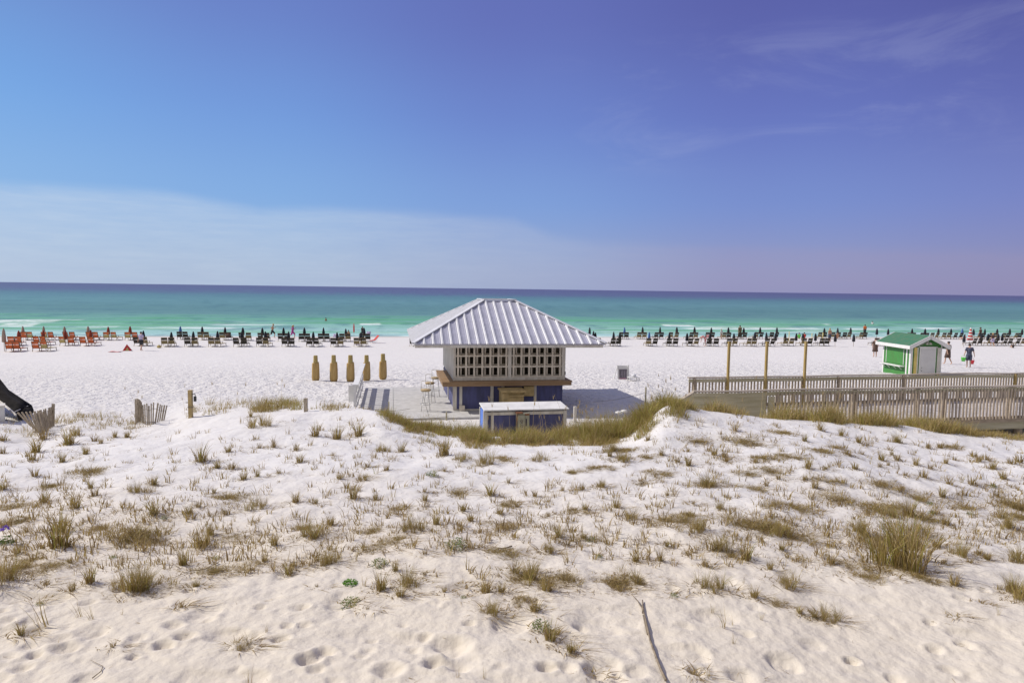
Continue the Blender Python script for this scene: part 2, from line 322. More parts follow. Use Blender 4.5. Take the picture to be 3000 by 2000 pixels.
# ------------------------------------------------------------------ object helpers
def tag(o, label=None, cat=None, group=None, kind=None):
    if label: o['label'] = label
    if cat: o['category'] = cat
    if group: o['group'] = group
    if kind: o['kind'] = kind
    return o
def thing(name, label, cat, loc=(0, 0, 0), rz=0, group=None):
    o = bpy.data.objects.new(name, None); col.objects.link(o); o.empty_display_size = 0.2
    o.location = loc; o.rotation_euler = (0, 0, rz)
    return tag(o, label, cat, group)
def copy_tree(o, parent=None):
    c = o.copy(); col.objects.link(c)
    if parent is not None: c.parent = parent
    for ch in o.children: copy_tree(ch, c)
    return c
class MB:
    def __init__(s): s.v = []; s.f = []; s.m = []
    def add(s, vs, fs, mi=0):
        b = len(s.v); s.v.extend([tuple(p) for p in vs]); s.f.extend([tuple(b + i for i in f) for f in fs]); s.m.extend([mi] * len(fs)); return s
    def box(s, x0, x1, y0, y1, z0, z1, mi=0):
        vs = [(x0, y0, z0), (x1, y0, z0), (x1, y1, z0), (x0, y1, z0), (x0, y0, z1), (x1, y0, z1), (x1, y1, z1), (x0, y1, z1)]
        return s.add(vs, [(0, 3, 2, 1), (4, 5, 6, 7), (0, 1, 5, 4), (1, 2, 6, 5), (2, 3, 7, 6), (3, 0, 4, 7)], mi)
    def bar(s, a, b, w, h, up=(0, 0, 1), mi=0):
        a = Vector(a); b = Vector(b); d = (b - a).normalized(); up = Vector(up)
        if abs(d.dot(up)) > 0.98: up = Vector((0, 1, 0))
        sx = d.cross(up).normalized() * (w / 2); uz = sx.cross(d).normalized() * (h / 2)
        vs = [a - sx - uz, a + sx - uz, a + sx + uz, a - sx + uz, b - sx - uz, b + sx - uz, b + sx + uz, b - sx + uz]
        return s.add(vs, [(0, 3, 2, 1), (4, 5, 6, 7), (0, 1, 5, 4), (1, 2, 6, 5), (2, 3, 7, 6), (3, 0, 4, 7)][::1], mi)
    def tube(s, pts, rad, n=8, mi=0, cap=True, sq=(1, 1)):
        pts = [Vector(p) for p in pts]; k = len(pts)
        if not hasattr(rad, '__len__'): rad = [rad] * k
        vs = []; prev = None
        for i, p in enumerate(pts):
            d = (pts[min(i + 1, k - 1)] - pts[max(i - 1, 0)]).normalized()
            ref = prev if prev is not None else (Vector((0, 1, 0)) if abs(d.z) > 0.9 else Vector((0, 0, 1)))
            a = d.cross(ref).normalized(); b = a.cross(d).normalized(); prev = b
            for j in range(n):
                t = 2 * math.pi * j / n
                vs.append(p + a * (math.cos(t) * rad[i] * sq[0]) + b * (math.sin(t) * rad[i] * sq[1]))
        fs = [(i * n + j, i * n + (j + 1) % n, (i + 1) * n + (j + 1) % n, (i + 1) * n + j) for i in range(k - 1) for j in range(n)]
        if cap: fs += [tuple(range(n))[::-1], tuple((k - 1) * n + j for j in range(n))]
        return s.add(vs, fs, mi)
    def rings(s, rs, n=12, mi=0, cap=True):
        """rs: list of (cx, cy, z, rx, ry)"""
        vs = [(cx + rx * math.cos(2 * math.pi * j / n), cy + ry * math.sin(2 * math.pi * j / n), z) for (cx, cy, z, rx, ry) in rs for j in range(n)]
        k = len(rs)
        fs = [(i * n + j, i * n + (j + 1) % n, (i + 1) * n + (j + 1) % n, (i + 1) * n + j) for i in range(k - 1) for j in range(n)]
        if cap: fs += [tuple(range(n))[::-1], tuple((k - 1) * n + j for j in range(n))]
        return s.add(vs, fs, mi)
    def ball(s, c, rx, ry, rz, n=12, k=8, mi=0):
        rs = [(c[0], c[1], c[2] - rz * math.cos(math.pi * i / k), max(rx * math.sin(math.pi * i / k), 1e-4), max(ry * math.sin(math.pi * i / k), 1e-4)) for i in range(k + 1)]
        return s.rings(rs, n, mi)
    def sheet(s, grid, th=0.01, mi=0):
        """grid: rows of points; a thin solid sheet"""
        r = len(grid); c = len(grid[0]); g = [[Vector(p) for p in row] for row in grid]
        N = []
        for i in range(r):
            for j in range(c):
                a = g[min(i + 1, r - 1)][j] - g[max(i - 1, 0)][j]; b = g[i][min(j + 1, c - 1)] - g[i][max(j - 1, 0)]
                N.append(a.cross(b).normalized() * th)
        vs = [p for row in g for p in row]; vs2 = [p - n_ for p, n_ in zip(vs, N)]
        o = r * c; fs = []
        for i in range(r - 1):
            for j in range(c - 1):
                q = (i * c + j, i * c + j + 1, (i + 1) * c + j + 1, (i + 1) * c + j)
                fs.append(q[::-1]); fs.append(tuple(o + t for t in q))
        edge = [i for i in range(c)] + [(i + 1) * c - 1 for i in range(1, r)] + [(r - 1) * c + j for j in range(c - 2, -1, -1)] + [i * c for i in range(r - 2, 0, -1)]
        for i in range(len(edge)):
            a, b = edge[i], edge[(i + 1) % len(edge)]; fs.append((a, b, o + b, o + a))
        return s.add(vs + vs2, fs, mi)
    def build(s, name, mats, parent=None, smooth=False, bevel=0.0):
        me = bpy.data.meshes.new(name); me.from_pydata(s.v, [], s.f)
        if not isinstance(mats, (list, tuple)): mats = [mats]
        for m in mats: me.materials.append(m)
        me.polygons.foreach_set('material_index', s.m)
        if smooth: me.polygons.foreach_set('use_smooth', [True] * len(s.f))
        me.update()
        o = bpy.data.objects.new(name, me); col.objects.link(o)
        if parent is not None: o.parent = parent
        if bevel:
            b = o.modifiers.new('bevel', 'BEVEL'); b.width = bevel; b.segments = 2; b.limit_method = 'ANGLE'
        return o
def _parts(s, name, m, parent):
    """every box collected in s becomes a part of its own"""
    for i in range(0, len(s.v), 8): MB().add(s.v[i:i + 8], [(0, 3, 2, 1), (4, 5, 6, 7), (0, 1, 5, 4), (1, 2, 6, 5), (2, 3, 7, 6), (3, 0, 4, 7)]).build(name, m, parent)
MB.parts = _parts
def box(name, m, parent, x0, x1, y0, y1, z0, z1, bevel=0.0): return MB().box(x0, x1, y0, y1, z0, z1).build(name, m, parent, bevel=bevel)
def np_mesh(name, verts, faces, mats, midx=None, smooth=True):
    me = bpy.data.meshes.new(name); nv = len(verts); nf = len(faces); k = faces.shape[1]
    me.vertices.add(nv); me.vertices.foreach_set('co', np.asarray(verts, np.float32).ravel())
    me.loops.add(nf * k); me.loops.foreach_set('vertex_index', faces.astype(np.int32).ravel())
    me.polygons.add(nf); me.polygons.foreach_set('loop_start', np.arange(0, nf * k, k, dtype=np.int32)); me.polygons.foreach_set('loop_total', np.full(nf, k, np.int32))
    for m in mats: me.materials.append(m)
    if midx is not None: me.polygons.foreach_set('material_index', np.asarray(midx, np.int32))
    me.polygons.foreach_set('use_smooth', np.full(nf, smooth))
    me.update(calc_edges=True); me.validate()
    return me
def link(name, me, parent=None):
    o = bpy.data.objects.new(name, me); col.objects.link(o)
    if parent: o.parent = parent
    return o
def gridfaces(r, c):
    i = np.arange(r - 1)[:, None] * c + np.arange(c - 1)[None, :]
    return np.stack([i, i + 1, i + c + 1, i + c], -1).reshape(-1, 4)
def ordn(i):
    return ['first', 'second', 'third', 'fourth', 'fifth', 'sixth', 'seventh', 'eighth', 'ninth', 'tenth', 'eleventh', 'twelfth', 'thirteenth', 'fourteenth', 'fifteenth', 'sixteenth',
            'seventeenth', 'eighteenth', 'nineteenth', 'twentieth'][i] if i < 20 else '%dth' % (i + 1)

# ------------------------------------------------------------------ sand
ms_, t, p = principled('white_sand')
geo = t.new('ShaderNodeNewGeometry'); pos = geo.outputs['Position']
nA = t.noise(pos, 0.35, 3); nB = t.noise(pos, 3.0, 4); nC = t.noise(pos, 60, 2)
sx_, sy_, sz_ = (lambda s: s.outputs)(t.new('ShaderNodeSeparateXYZ')); t.l.new(pos, sx_.node.inputs[0])
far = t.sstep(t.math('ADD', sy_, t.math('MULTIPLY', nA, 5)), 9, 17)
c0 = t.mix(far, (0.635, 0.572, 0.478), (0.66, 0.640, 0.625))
c0 = t.mix(t.math('MULTIPLY', t.sstep(nB, 0.45, 0.75), 0.25), c0, (0.60, 0.55, 0.49))
c0 = t.mix(t.math('MULTIPLY', t.sstep(nC, 0.62, 0.8), 0.25), c0, (0.46, 0.41, 0.35))
# damp strip at the water's edge
vv = t.math('ADD', t.math('MULTIPLY', sx_, -SA), t.math('MULTIPLY', sy_, CA))
c0 = t.mix(t.math('MULTIPLY', t.sstep(t.math('ADD', vv, t.math('MULTIPLY', nA, 3)), 88.5, 91.5), 0.7), c0, (0.50, 0.45, 0.40))
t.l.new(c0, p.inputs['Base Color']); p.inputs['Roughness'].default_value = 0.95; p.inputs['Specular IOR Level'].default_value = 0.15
amp = t.math('ADD', t.math('MULTIPLY', t.sstep(vv, 22, 27), t.sstep(vv, 60, 34)), 0.25)
h = t.math('ADD', t.math('MULTIPLY', t.noise(pos, 2.6, 3, 0.6), 0.22), t.math('MULTIPLY', t.noise(pos, 9, 3), 0.05))
b1 = t.bump(t.math('MULTIPLY', h, amp), 1.0, 1.0)
b2 = t.bump(t.noise(pos, 24, 4, 0.7), 0.35, 0.02, b1)
b3 = t.bump(t.noise(pos, 220, 2), 0.25, 0.004, b2)
t.l.new(b3, p.inputs['Normal'])
rows = np.concatenate([np.linspace(-3, 4.2, 24)[:-1], 4.2 * (130 / 4.2) ** (np.linspace(0, 1, 760))])
ss = np.linspace(-1.0, 1.0, 980)
Yg = np.repeat(rows[:, None], len(ss), 1); Xg = ss[None, :] * (Yg + 5)
Zg = height(Xg, Yg)
gm = np_mesh('sand', np.stack([Xg, Yg, Zg], -1).reshape(-1, 3), gridfaces(len(rows), len(ss)), [ms_])
tag(link('sand', gm), kind='structure')

# ------------------------------------------------------------------ sea
mw, t, p = principled('sea_water')
tcn = t.new('ShaderNodeTexCoord'); oc = tcn.outputs['Object']
so = t.new('ShaderNodeSeparateXYZ'); t.l.new(oc, so.inputs[0]); U, V = so.outputs[0], so.outputs[1]
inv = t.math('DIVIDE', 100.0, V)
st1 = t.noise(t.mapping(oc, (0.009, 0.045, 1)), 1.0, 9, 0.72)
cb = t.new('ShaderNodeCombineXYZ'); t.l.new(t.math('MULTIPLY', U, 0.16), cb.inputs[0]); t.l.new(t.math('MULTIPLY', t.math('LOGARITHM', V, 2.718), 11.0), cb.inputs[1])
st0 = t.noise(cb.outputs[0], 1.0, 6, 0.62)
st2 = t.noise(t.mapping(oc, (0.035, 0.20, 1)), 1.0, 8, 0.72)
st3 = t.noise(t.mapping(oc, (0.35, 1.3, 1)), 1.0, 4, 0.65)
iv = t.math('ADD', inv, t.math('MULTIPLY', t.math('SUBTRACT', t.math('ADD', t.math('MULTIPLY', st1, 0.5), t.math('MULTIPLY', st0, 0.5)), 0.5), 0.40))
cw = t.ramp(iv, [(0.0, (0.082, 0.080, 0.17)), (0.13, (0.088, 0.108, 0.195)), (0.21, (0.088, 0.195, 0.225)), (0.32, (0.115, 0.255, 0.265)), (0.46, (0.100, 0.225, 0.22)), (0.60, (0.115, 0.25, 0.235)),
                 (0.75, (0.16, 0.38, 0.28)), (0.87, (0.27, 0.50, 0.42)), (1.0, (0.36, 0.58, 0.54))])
dark = t.math('MULTIPLY', t.sstep(t.math('ADD', t.math('MULTIPLY', st2, 0.4), t.math('MULTIPLY', st0, 0.6)), 0.50, 0.60), t.sstep(V, 1500, 120))
cw = t.mix(t.math('MULTIPLY', dark, 0.60), cw, (0.035, 0.12, 0.14))
lite = t.math('MULTIPLY', t.sstep(st3, 0.55, 0.75), t.sstep(V, 500, 100))
lite = t.math('MAXIMUM', lite, t.sstep(st0, 0.56, 0.68)); cw = t.mix(t.math('MULTIPLY', lite, 0.26), cw, (0.17, 0.33, 0.34))
af = t.new('ShaderNodeAttribute', attribute_name='face'); ag = t.new('ShaderNodeAttribute', attribute_name='foam')
cw = t.mix(t.math('MULTIPLY', af.outputs['Fac'], 0.8), cw, (0.11, 0.37, 0.17))
fn = t.noise(t.mapping(oc, (0.30, 0.85, 1)), 1.0, 7, 0.8, 0.6)
fo = t.math('MULTIPLY', ag.outputs['Fac'], t.math('MULTIPLY_ADD', fn, 3.4, -0.85), clamp=True)
fo2 = t.math('MULTIPLY', t.sstep(fo, 0.05, 1.0), 0.9)
cw = t.mix(fo2, cw, (0.78, 0.82, 0.84))
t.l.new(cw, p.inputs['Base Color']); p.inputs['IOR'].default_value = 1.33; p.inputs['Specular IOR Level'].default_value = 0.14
t.l.new(t.math('MULTIPLY_ADD', fo2, 0.4, 0.38), p.inputs['Roughness'])
wb = t.bump(t.math('ADD', t.math('MULTIPLY', t.noise(t.mapping(oc, (0.25, 0.8, 1)), 1.0, 4, 0.65), 0.5), t.math('MULTIPLY', st2, 0.6)), 0.8, 0.8)
t.l.new(wb, p.inputs['Normal'])
vr = np.concatenate([np.arange(86, 150, 0.28), 150 * (40000 / 150) ** np.linspace(0, 1, 150)])
us = np.linspace(-1.15, 1.15, 700)
Vg = np.repeat(vr[:, None], len(us), 1); Ug = us[None, :] * Vg
def px_uv(px, py):
    q = at_z(px, py, -0.05); return (q.x * CA + q.y * SA, -q.x * SA + q.y * CA)
Zs = np.full(Vg.shape, -0.05); face = np.zeros(Vg.shape); foam = np.zeros(Vg.shape)
wob = 2.6 * fbm(Ug / 24, Vg / 40, 51, 3)
for (vc, hh, wd, pat, thr) in [(98.5, .16, 1.3, 61, .10), (104, .26, 1.7, 63, -.02), (113, .36, 2.2, 65, .02), (123, .32, 2.4, 67, .0), (137, .30, 3.0, 69, .04), (152, .25, 3.5, 71, .05), (90, 0.0, 1, 73, 1)]:
    d = Vg + wob * (1 + (vc - 98) * .02) + 1.4 * fbm(Ug / 9, Vg / 60, pat + 100, 2) - vc
    g = np.exp(-(d / wd) ** 2); pt = sst(fbm(Ug / 20, Vg / 80, pat, 2), thr - .12, thr + .10)
    Zs += hh * g * (0.35 + 0.65 * pt)
    face = np.maximum(face, np.exp(-((d + 0.5 * wd) / (wd * .8)) ** 2) * (0.2 + 0.8 * pt) * (0.9 if vc < 140 else .55))
# foam crests and washes seen in the photograph: pixel x range, y, thickness (m), strength
for (xa, xb, yy, th, sg) in [(0, 220, 941, 5.5, 1.0), (0, 120, 955, 4.5, .7), (215, 330, 962, 3.2, .85), (0, 60, 950, 4, .9), (400, 472, 944.5, 1.5, 1.0), (415, 700, 963, 3.0, .9), (590, 850, 953, 3.2, .7), (640, 720, 945, 1.6, .7), (1050, 1120, 951, 1.3, 1.0), (1190, 1215, 948, 1.1, .9),
                             (590, 650, 946, 1.2, .8), (1940, 2040, 955, 1.4, 1.0), (2000, 2330, 965, 3.4, .75), (2240, 2420, 964, 2.2, .7), (2412, 2432, 954, 1.0, 1.0), (2480, 2600, 965, 1.8, .8), (2685, 2800, 963, 2.4, .9), (2820, 2862, 962, 2.5, .9), (2985, 3020, 945, 1.2, 1.0),
                             (2740, 2756, 911, 1.6, .9), (2705, 2722, 945, 1.0, .9), (250, 420, 972, 2.0, .5), (700, 900, 975, 1.6, .35), (1760, 1900, 978, 1.5, .3), (2330, 2480, 972, 1.6, .45)]:
    ua, va = px_uv(xa, yy + (0.0137 * 0)); ub, vb = px_uv(xb, yy)
    lu = np.clip((Ug - ua) / (ub - ua), -1, 2); vm = va + (vb - va) * np.clip(lu, 0, 1)
    endf = sst(lu, -0.04, 0.14) * (1 - sst(lu, 0.84, 1.04))
    dd_ = (Vg - vm + 2.4 * fbm(Ug / 14, Vg / 30, 91, 4) - 0.6) / (th * 1.25)
    foam = np.maximum(foam, sg * endf * np.exp(-dd_ ** 2 * 1.3))
# lace of foam near the beach
edgev = 92.3 + 1.3 * fbm(Ug / 12, Vg * 0, 77, 3)
foam = np.maximum(foam, 0.75 * np.exp(-((Vg - edgev) / 0.55) ** 2))
foam = np.maximum(foam, 0.42 * sst(fbm(Ug / 9, Vg / 1.4, 79, 4), 0.06, .2) * (1 - sst(Vg, 104, 118)))
dist_f = 1 - sst(Vg, 160, 260)
Zs = np.where(Vg < 260, Zs, -0.05)
sm = np_mesh('sea', np.stack([Ug, Vg, Zs], -1).reshape(-1, 3), gridfaces(len(vr), len(us)), [mw])
for nm, arr in (('face', face * dist_f), ('foam', foam)):
    at = sm.attributes.new(nm, 'FLOAT', 'POINT'); at.data.foreach_set('value', arr.astype(np.float32).ravel())
sea = link('sea', sm); sea.rotation_euler.z = ANG; tag(sea, kind='structure')
# ================================================================== KIOSK
def at_k(px, py, z=0.0):
    """pixel on the kiosk floor level + z -> kiosk local coordinates"""
    q = at_z(px, py, KC.z + z); dx_, dy_ = q.x - KC.x, q.y - KC.y
    return (dx_ * CA + dy_ * SA, -dx_ * SA + dy_ * CA)
slab = thing('concrete_slab', 'pale concrete deck slab under the kiosk and bar stools', 'slab', KC, ANG)
sm_ = MB()
GX = [-5.25, -4.05, -2.85, -1.4, 0.2, 1.7, 2.55]; GY = [-3.98, -2.7, -1.4, -0.1, 1.2, 2.5, 3.4]
for i in range(len(GX) - 1):
    for j in range(len(GY) - 1): sm_.box(GX[i] + .008, GX[i + 1] - .008, GY[j] + .008, GY[j + 1] - .008, -.10, 0)
sm_.box(-5.24, 2.54, -3.97, 3.39, -.25, -.03)
sm_.build('slab_panels', SLAB, slab)
k = thing('beach_kiosk', 'blue and white beach bar kiosk with ribbed metal hip roof and lattice screens', 'kiosk', KC, ANG)
WX0, WX1, WY0, WY1 = -1.93, 2.16, -2.72, 2.6
EH, TOP = 2.5, 3.93       # eave and cap heights above floor
CT = 1.07                 # counter
def wallpanel(x0, x1, z0, z1, y=WY0): box('wall_panel', BLUE, k, x0, x1, y, y + .05, z0, z1)
# lower walls
lw = MB(); lw.box(WX0 + .05, WX1 - .05, WY0 + .05, WY0 + .10, 0, CT - .06); lw.box(WX0 + .05, WX0 + .10, WY0 + .10, WY1, 0, CT - .06); lw.box(WX1 - .10, WX1 - .05, WY0 + .10, WY1, 0, CT - .06); lw.box(WX0 + .10, WX1 - .10, WY1 - .05, WY1, 0, CT - .06)
lw.build('lower_wall', BLUE, k)
tr = MB()
for (x0, x1) in [(WX0 - .02, WX0 + .12), (WX0 + .22, WX0 + .32), (-.58, -.47), (-.18, -.07), (1.02, 1.12)]: tr.box(x0, x1, WY0 + .015, WY0 + .049, 0.06, CT - .12)
tr.box(WX0 + .0, WX1, WY0 + .02, WY0 + .048, 0.0, 0.055)
tr.box(WX0 + .02, WX0 + .048, WY0 + .06, WY0 + .2, 0, CT - .12); tr.box(WX0 + .02, WX0 + .048, WY1 - .2, WY1, 0, CT - .12); tr.box(WX0 + .02, WX0 + .048, -.1, .05, 0, CT - .12)
tr.parts('trim_board', WHITEOLD, k)
# counter
ct = MB(); ct.box(WX0 - .42, WX1 + .22, WY0 - .30, WY0 + .02, CT - .03, CT + .02); ct.box(WX0 - .40, WX1 + .20, WY0 - .285, WY0 - .255, CT - .15, CT - .032)
ct.box(WX0 - .42, WX0 + .02, WY0 + .023, WY0 + 3.2, CT - .03, CT + .02); ct.box(WX1 - .02, WX1 + .22, WY0 + .023, WY1 + .3, CT - .03, CT + .02)
ct.box(WX0 - .405, WX0 - .375, WY0 - .25, WY0 + 3.18, CT - .15, CT - .032); ct.box(WX1 + .17, WX1 + .20, WY0 - .25, WY1 + .28, CT - .15, CT - .032)
ct.build('counter', COUNTER, k)
# upper walls: white frame
fr = MB()
for x in (WX0, (WX0 + WX1) / 2 - .06, WX1 - .10):
    w = .08 if x == WX0 else .12
    if x == WX0: fr.box(x, x + .08, WY0 + .02, WY0 + .10, CT + .02, EH + .02)
    else: fr.box(x, x + w, WY0 + .02, WY0 + .10, CT + .02, EH + .02)
fr.box(WX0 + .08, WX1 - .1, WY0 + .03, WY0 + .09, EH - .13, EH + .02); fr.box(WX0 + .08, WX1 - .1, WY0 + .03, WY0 + .09, CT + .02, CT + .12)
fr.build('wall_frame', WHITEOLD, k)
sw = MB(); sw.box(WX0 + .005, WX0 + .05, WY0 + .11, WY1 - .11, CT + .02, EH + .1); sw.box(WX1 - .05, WX1, WY0 + .11, WY1 - .11, CT + .02, EH + .1)
sw.box(WX0 + .05, WX1 - .05, WY1 - .10, WY1 - .05, CT + .02, EH + .1); sw.build('upper_wall', WHITEOLD, k)
box('interior_shade_panel', DARK, k, WX0 + .06, WX1 - .06, WY0 + .72, WY0 + .76, CT, EH)  # near-black sheet behind the lattice, the room's shade put into its colour
# two lattice screens, each a double egg-crate of boards
def lattice(x0, x1):
    m = MB(); z0, z1 = CT + .12, EH - .13; n = 7
    m.box(x0, x1, WY0 + .035, WY0 + .085, z1 - .045, z1); m.box(x0, x1, WY0 + .035, WY0 + .085, z0, z0 + .05)
    zs = [z0 + (z1 - z0) * f for f in (1 / 3, 2 / 3)]
    for z in zs: m.box(x0, x1, WY0 + .037, WY0 + .215, z - .028, z + .028)
    step = (x1 - x0) / 6.5
    for i in range(n):
        xc = x0 + .05 + i * step
        if xc < x1 - .02: m.box(xc, min(xc + .068, x1), WY0 + .033, WY0 + .083, z0 + .002, z1 - .002)
        xb = xc + step * .42
        if xb < x1 - .03: m.box(xb, min(xb + .055, x1), WY0 + .165, WY0 + .212, z0 + .002, z1 - .002)
    for z in [z0 + .05, *[q + .05 for q in zs]]: m.box(x0, x1, WY0 + .219, WY0 + .24, z - .03, z + .03)
    o = m.build('lattice_screen', LATT, k)
    b = MB()
    for i in range(12):
        if i % 3 == 2: b.box(x0 + (x1 - x0) * i / 12 + .01, x0 + (x1 - x0) * (i + .75) / 12, WY0 + .50, WY0 + .52, z0, z1 - (.1 if i % 2 else 0))
    b.build('slatted_blind', SHADE, k)
xm = (WX0 + WX1) / 2
lattice(WX0 + .08, xm - .06); lattice(xm + .06, WX1 - .10)
for x in (-.95, 1.35, 1.15): box('eave_lamp', WHITE, k, x, x + .12, WY0 - .16, WY0 - .04, EH - .15, EH - .103)
# roof: truncated hip with standing seams
RX, RY, CX, CY = 3.40, 3.72, .62, .75
COFX = .05
def rp(side, t, w):
    """point on a roof face; t 0 eave..1 cap; w coordinate along eave"""
    return None
rf = MB()
E = [(-RX, -RY), (RX, -RY), (RX, RY), (-RX, RY)]; T = [(-CX, -CY), (CX, -CY), (CX, CY), (-CX, CY)]
vs = [(x, y, EH) for x, y in E] + [(x, y, TOP) for x, y in T] + [(x * .985, y * .985, EH - .05) for x, y in E]
rf.add(vs, [(0, 1, 5, 4), (1, 2, 6, 5), (2, 3, 7, 6), (3, 0, 4, 7), (4, 5, 6, 7), (8, 11, 10, 9), (0, 8, 9, 1), (1, 9, 10, 2), (2, 10, 11, 3), (3, 11, 8, 0)])
roof = rf.build('roof', METAL, k)
def seam(mb, a, b, w, h, nrm):
    a = Vector(a); b = Vector(b); d = (b - a).normalized(); n_ = Vector(nrm).normalized(); s_ = d.cross(n_).normalized()
    vs = []
    for q in (a, b):
        vs += [q - s_ * w, q - s_ * w * .45 + n_ * h, q + s_ * w * .45 + n_ * h, q + s_ * w]
    mb.add(vs, [(0, 1, 5, 4), (1, 2, 6, 5), (2, 3, 7, 6), (0, 3, 2, 1), (4, 5, 6, 7)])
major, minor = MB(), MB()
def face_seams(axis, sgn):
    A, B_, CA_, CB = (RX, RY, CX, CY) if axis == 'x' else (RY, RX, CY, CX)
    n = 22 if axis == 'x' else 24; rise = TOP - EH; run = B_ - CB
    nr = Vector((0, sgn * rise, run)) if axis == 'x' else Vector((sgn * rise, 0, run))
    for i in range(n * 4 + 1):
        w = -A + 2 * A * i / (n * 4)
        if abs(w) > A - .06: continue
        t1 = 1.0 if abs(w) <= CA_ else (A - abs(w)) / (A - CA_)
        t1 -= .012
        if i % 4 == 3: continue
        def P(t): 
            d = B_ + (CB - B_) * t
            return (w, sgn * d, EH + rise * t) if axis == 'x' else (sgn * d, w, EH + rise * t)
        if i % 4 == 1: seam(major, P(-.012), P(t1), .052, .04, nr)
        else: seam(minor, P(0.0), P(t1), .016, .012, nr)
for ax in 'xy':
    for sg in (-1, 1): face_seams(ax, sg)
major.build('roof_seam', METALW, roof); minor.build('roof_rib', METAL, roof)
hc = MB()
for (a, b) in zip(vs_e := [(x, y, EH) for x, y in E], [(x, y, TOP) for x, y in T]):
    hc.bar((a[0], a[1], a[2] + .035), (b[0], b[1], b[2] + .035), .15, .03)
for i in range(4):
    a = T[i]; b = T[(i + 1) % 4]; hc.bar((a[0], a[1], TOP + .05), (b[0], b[1], TOP + .05), .14, .035)
hc.build('hip_cap', METALW, roof)
fa_ = MB()
for i in range(4):
    a, b = E[i], E[(i + 1) % 4]; a = (a[0] * .975, a[1] * .975); b = (b[0] * .975, b[1] * .975)
    fa_.bar((a[0], a[1], EH - .10), (b[0], b[1], EH - .10), .03, .09)
fa_.build('fascia_board', WHITEOLD, k)
sf = MB(); sf.box(-RX * .965, RX * .965, -RY * .965, RY * .965, EH - .10, EH - .075); sf.build('soffit', LATT, k)
# things fixed to the front wall
box('wall_cabinet', TANBOX, k, .62, 1.0, WY0 - .16, WY0 + .0, .52, CT - .19, bevel=.006)
# electrics cover standing in front of the kiosk wall
ac = thing('plywood_enclosure', 'tan plywood cabinet with a lidded top standing against the kiosk front', 'cabinet', kl(.12, WY0 - .62, 0), ANG)
box('body', TANBOX, ac, -.42, .34, -.30, .42, 0, .80); box('lid', TANBOX, ac, -.47, .40, -.40, .47, .80, .86)
m = MB(); m.box(-.42, -.36, -.335, -.302, 0, .78); m.box(-.16, -.10, -.335, -.302, 0, .66); m.box(-.16, .34, -.42, -.302, .66, .70); m.box(.28, .34, -.335, -.302, 0, .65); m.build('frame', TANBOX, ac)
# pipe and box on right wall
m = MB(); m.tube([(WX1 + .03, WY0 + .06, CT + .05), (WX1 + .03, WY0 + .06, EH - .1)], .012); m.box(WX1 + .002, WX1 + .05, WY0 + .02, WY0 + .10, CT + .2, CT + .32); m.build('conduit', BLACK, k)
m = MB(); m.box(-1.72, -1.52, WY0 - .06, WY0 - .0, .0, .20); m.build('outlet_box', LATT, k)

# ------------------------------------------------------------------ low blue cabinet in front of the kiosk
bb0 = at_z(1418, 1200, KC.z + .88)
bb1 = at_z(1668, 1195, KC.z + .88)
BL_ = (Vector((bb1.x, bb1.y)) - Vector((bb0.x, bb0.y))).length; bang = math.atan2(bb1.y - bb0.y, bb1.x - bb0.x)
c = thing('blue_counter_box', 'long low blue cabinet with white lid standing in the grass before the kiosk', 'cabinet', (bb0.x, bb0.y, KC.z), bang)
box('body', BLUE, c, .06, BL_ - .06, .10, .92, -.1, .80)
lid = MB(); lid.add([(0, 0, .83), (BL_, 0, .83), (BL_ - .0, 1.02, .885), (0, 1.02, .885), (0, 0, .87), (BL_, 0, .87), (BL_, 1.02, .925), (0, 1.02, .925)], [(0, 3, 2, 1), (4, 5, 6, 7), (0, 1, 5, 4), (1, 2, 6, 5), (2, 3, 7, 6), (3, 0, 4, 7)])
lid.build('lid', WHITE, c, bevel=.01)
m = MB()
m.box(.04, .12, .055, .098, -.1, .80); m.box(.22, .30, .06, .098, -.1, .80); m.box(BL_ - .16, BL_ - .06, .06, .098, -.1, .80); m.box(.124, BL_ - .165, .062, .098, .70, .79)
m.box(-.0, .055, .10, .18, -.1, .81); m.box(.0, .055, .86, .94, -.1, .81)
m.parts('trim_board', WHITEOLD, c)
box('end_panel', BLUEB, c, .02, .055, .185, .855, -.1, .80)
# electric meter box on its front
e0 = at_z(1531, 1206, KC.z + .80); ex = (e0.x - bb0.x) * math.cos(bang) + (e0.y - bb0.y) * math.sin(bang)
eb = thing('electrical_box', 'rusty grey green double electrical panel hung on the low blue cabinet', 'electrical box', (bb0.x + ex * math.cos(bang) + .0, bb0.y + ex * math.sin(bang) - .08, KC.z), bang)
box('body', GREYBOX, eb, -.18, .20, -.06, .10, .12, .77)
box('left_door', GREYBOX, eb, -.15, .055, -.085, -.062, .14, .72, bevel=.006); box('right_door', GREYBOX, eb, .07, .185, -.078, -.062, .14, .72, bevel=.006)
m = MB(); m.box(-.195, .0, -.09, .11, .77, .80); m.box(.06, .19, -.082, -.063, .72, .765); m.box(-.19, -.17, -.088, -.062, .10, .77); m.box(-.1, .2, -.087, -.0, .09, .12); m.build('rusty_edge', RUST, eb)
m = MB(); m.box(.082, .125, -.0815, -.0785, .40, .62); m.build('meter_strip', INK, eb)
def text_obj(name, s, size, parent, loc, rot, m, depth=.002):
    cu = bpy.data.curves.new(name, 'FONT'); cu.body = s; cu.size = size; cu.extrude = depth; cu.align_x = 'CENTER'; cu.align_y = 'CENTER'; cu.resolution_u = 2
    tmp = bpy.data.objects.new('tmp', cu); col.objects.link(tmp); dg = bpy.context.evaluated_depsgraph_get()
    me = bpy.data.meshes.new_from_object(tmp.evaluated_get(dg)); bpy.data.objects.remove(tmp); me.name = name; me.materials.clear(); me.materials.append(m)
    o = link(name, me, parent); o.location = loc; o.rotation_euler = rot; return o
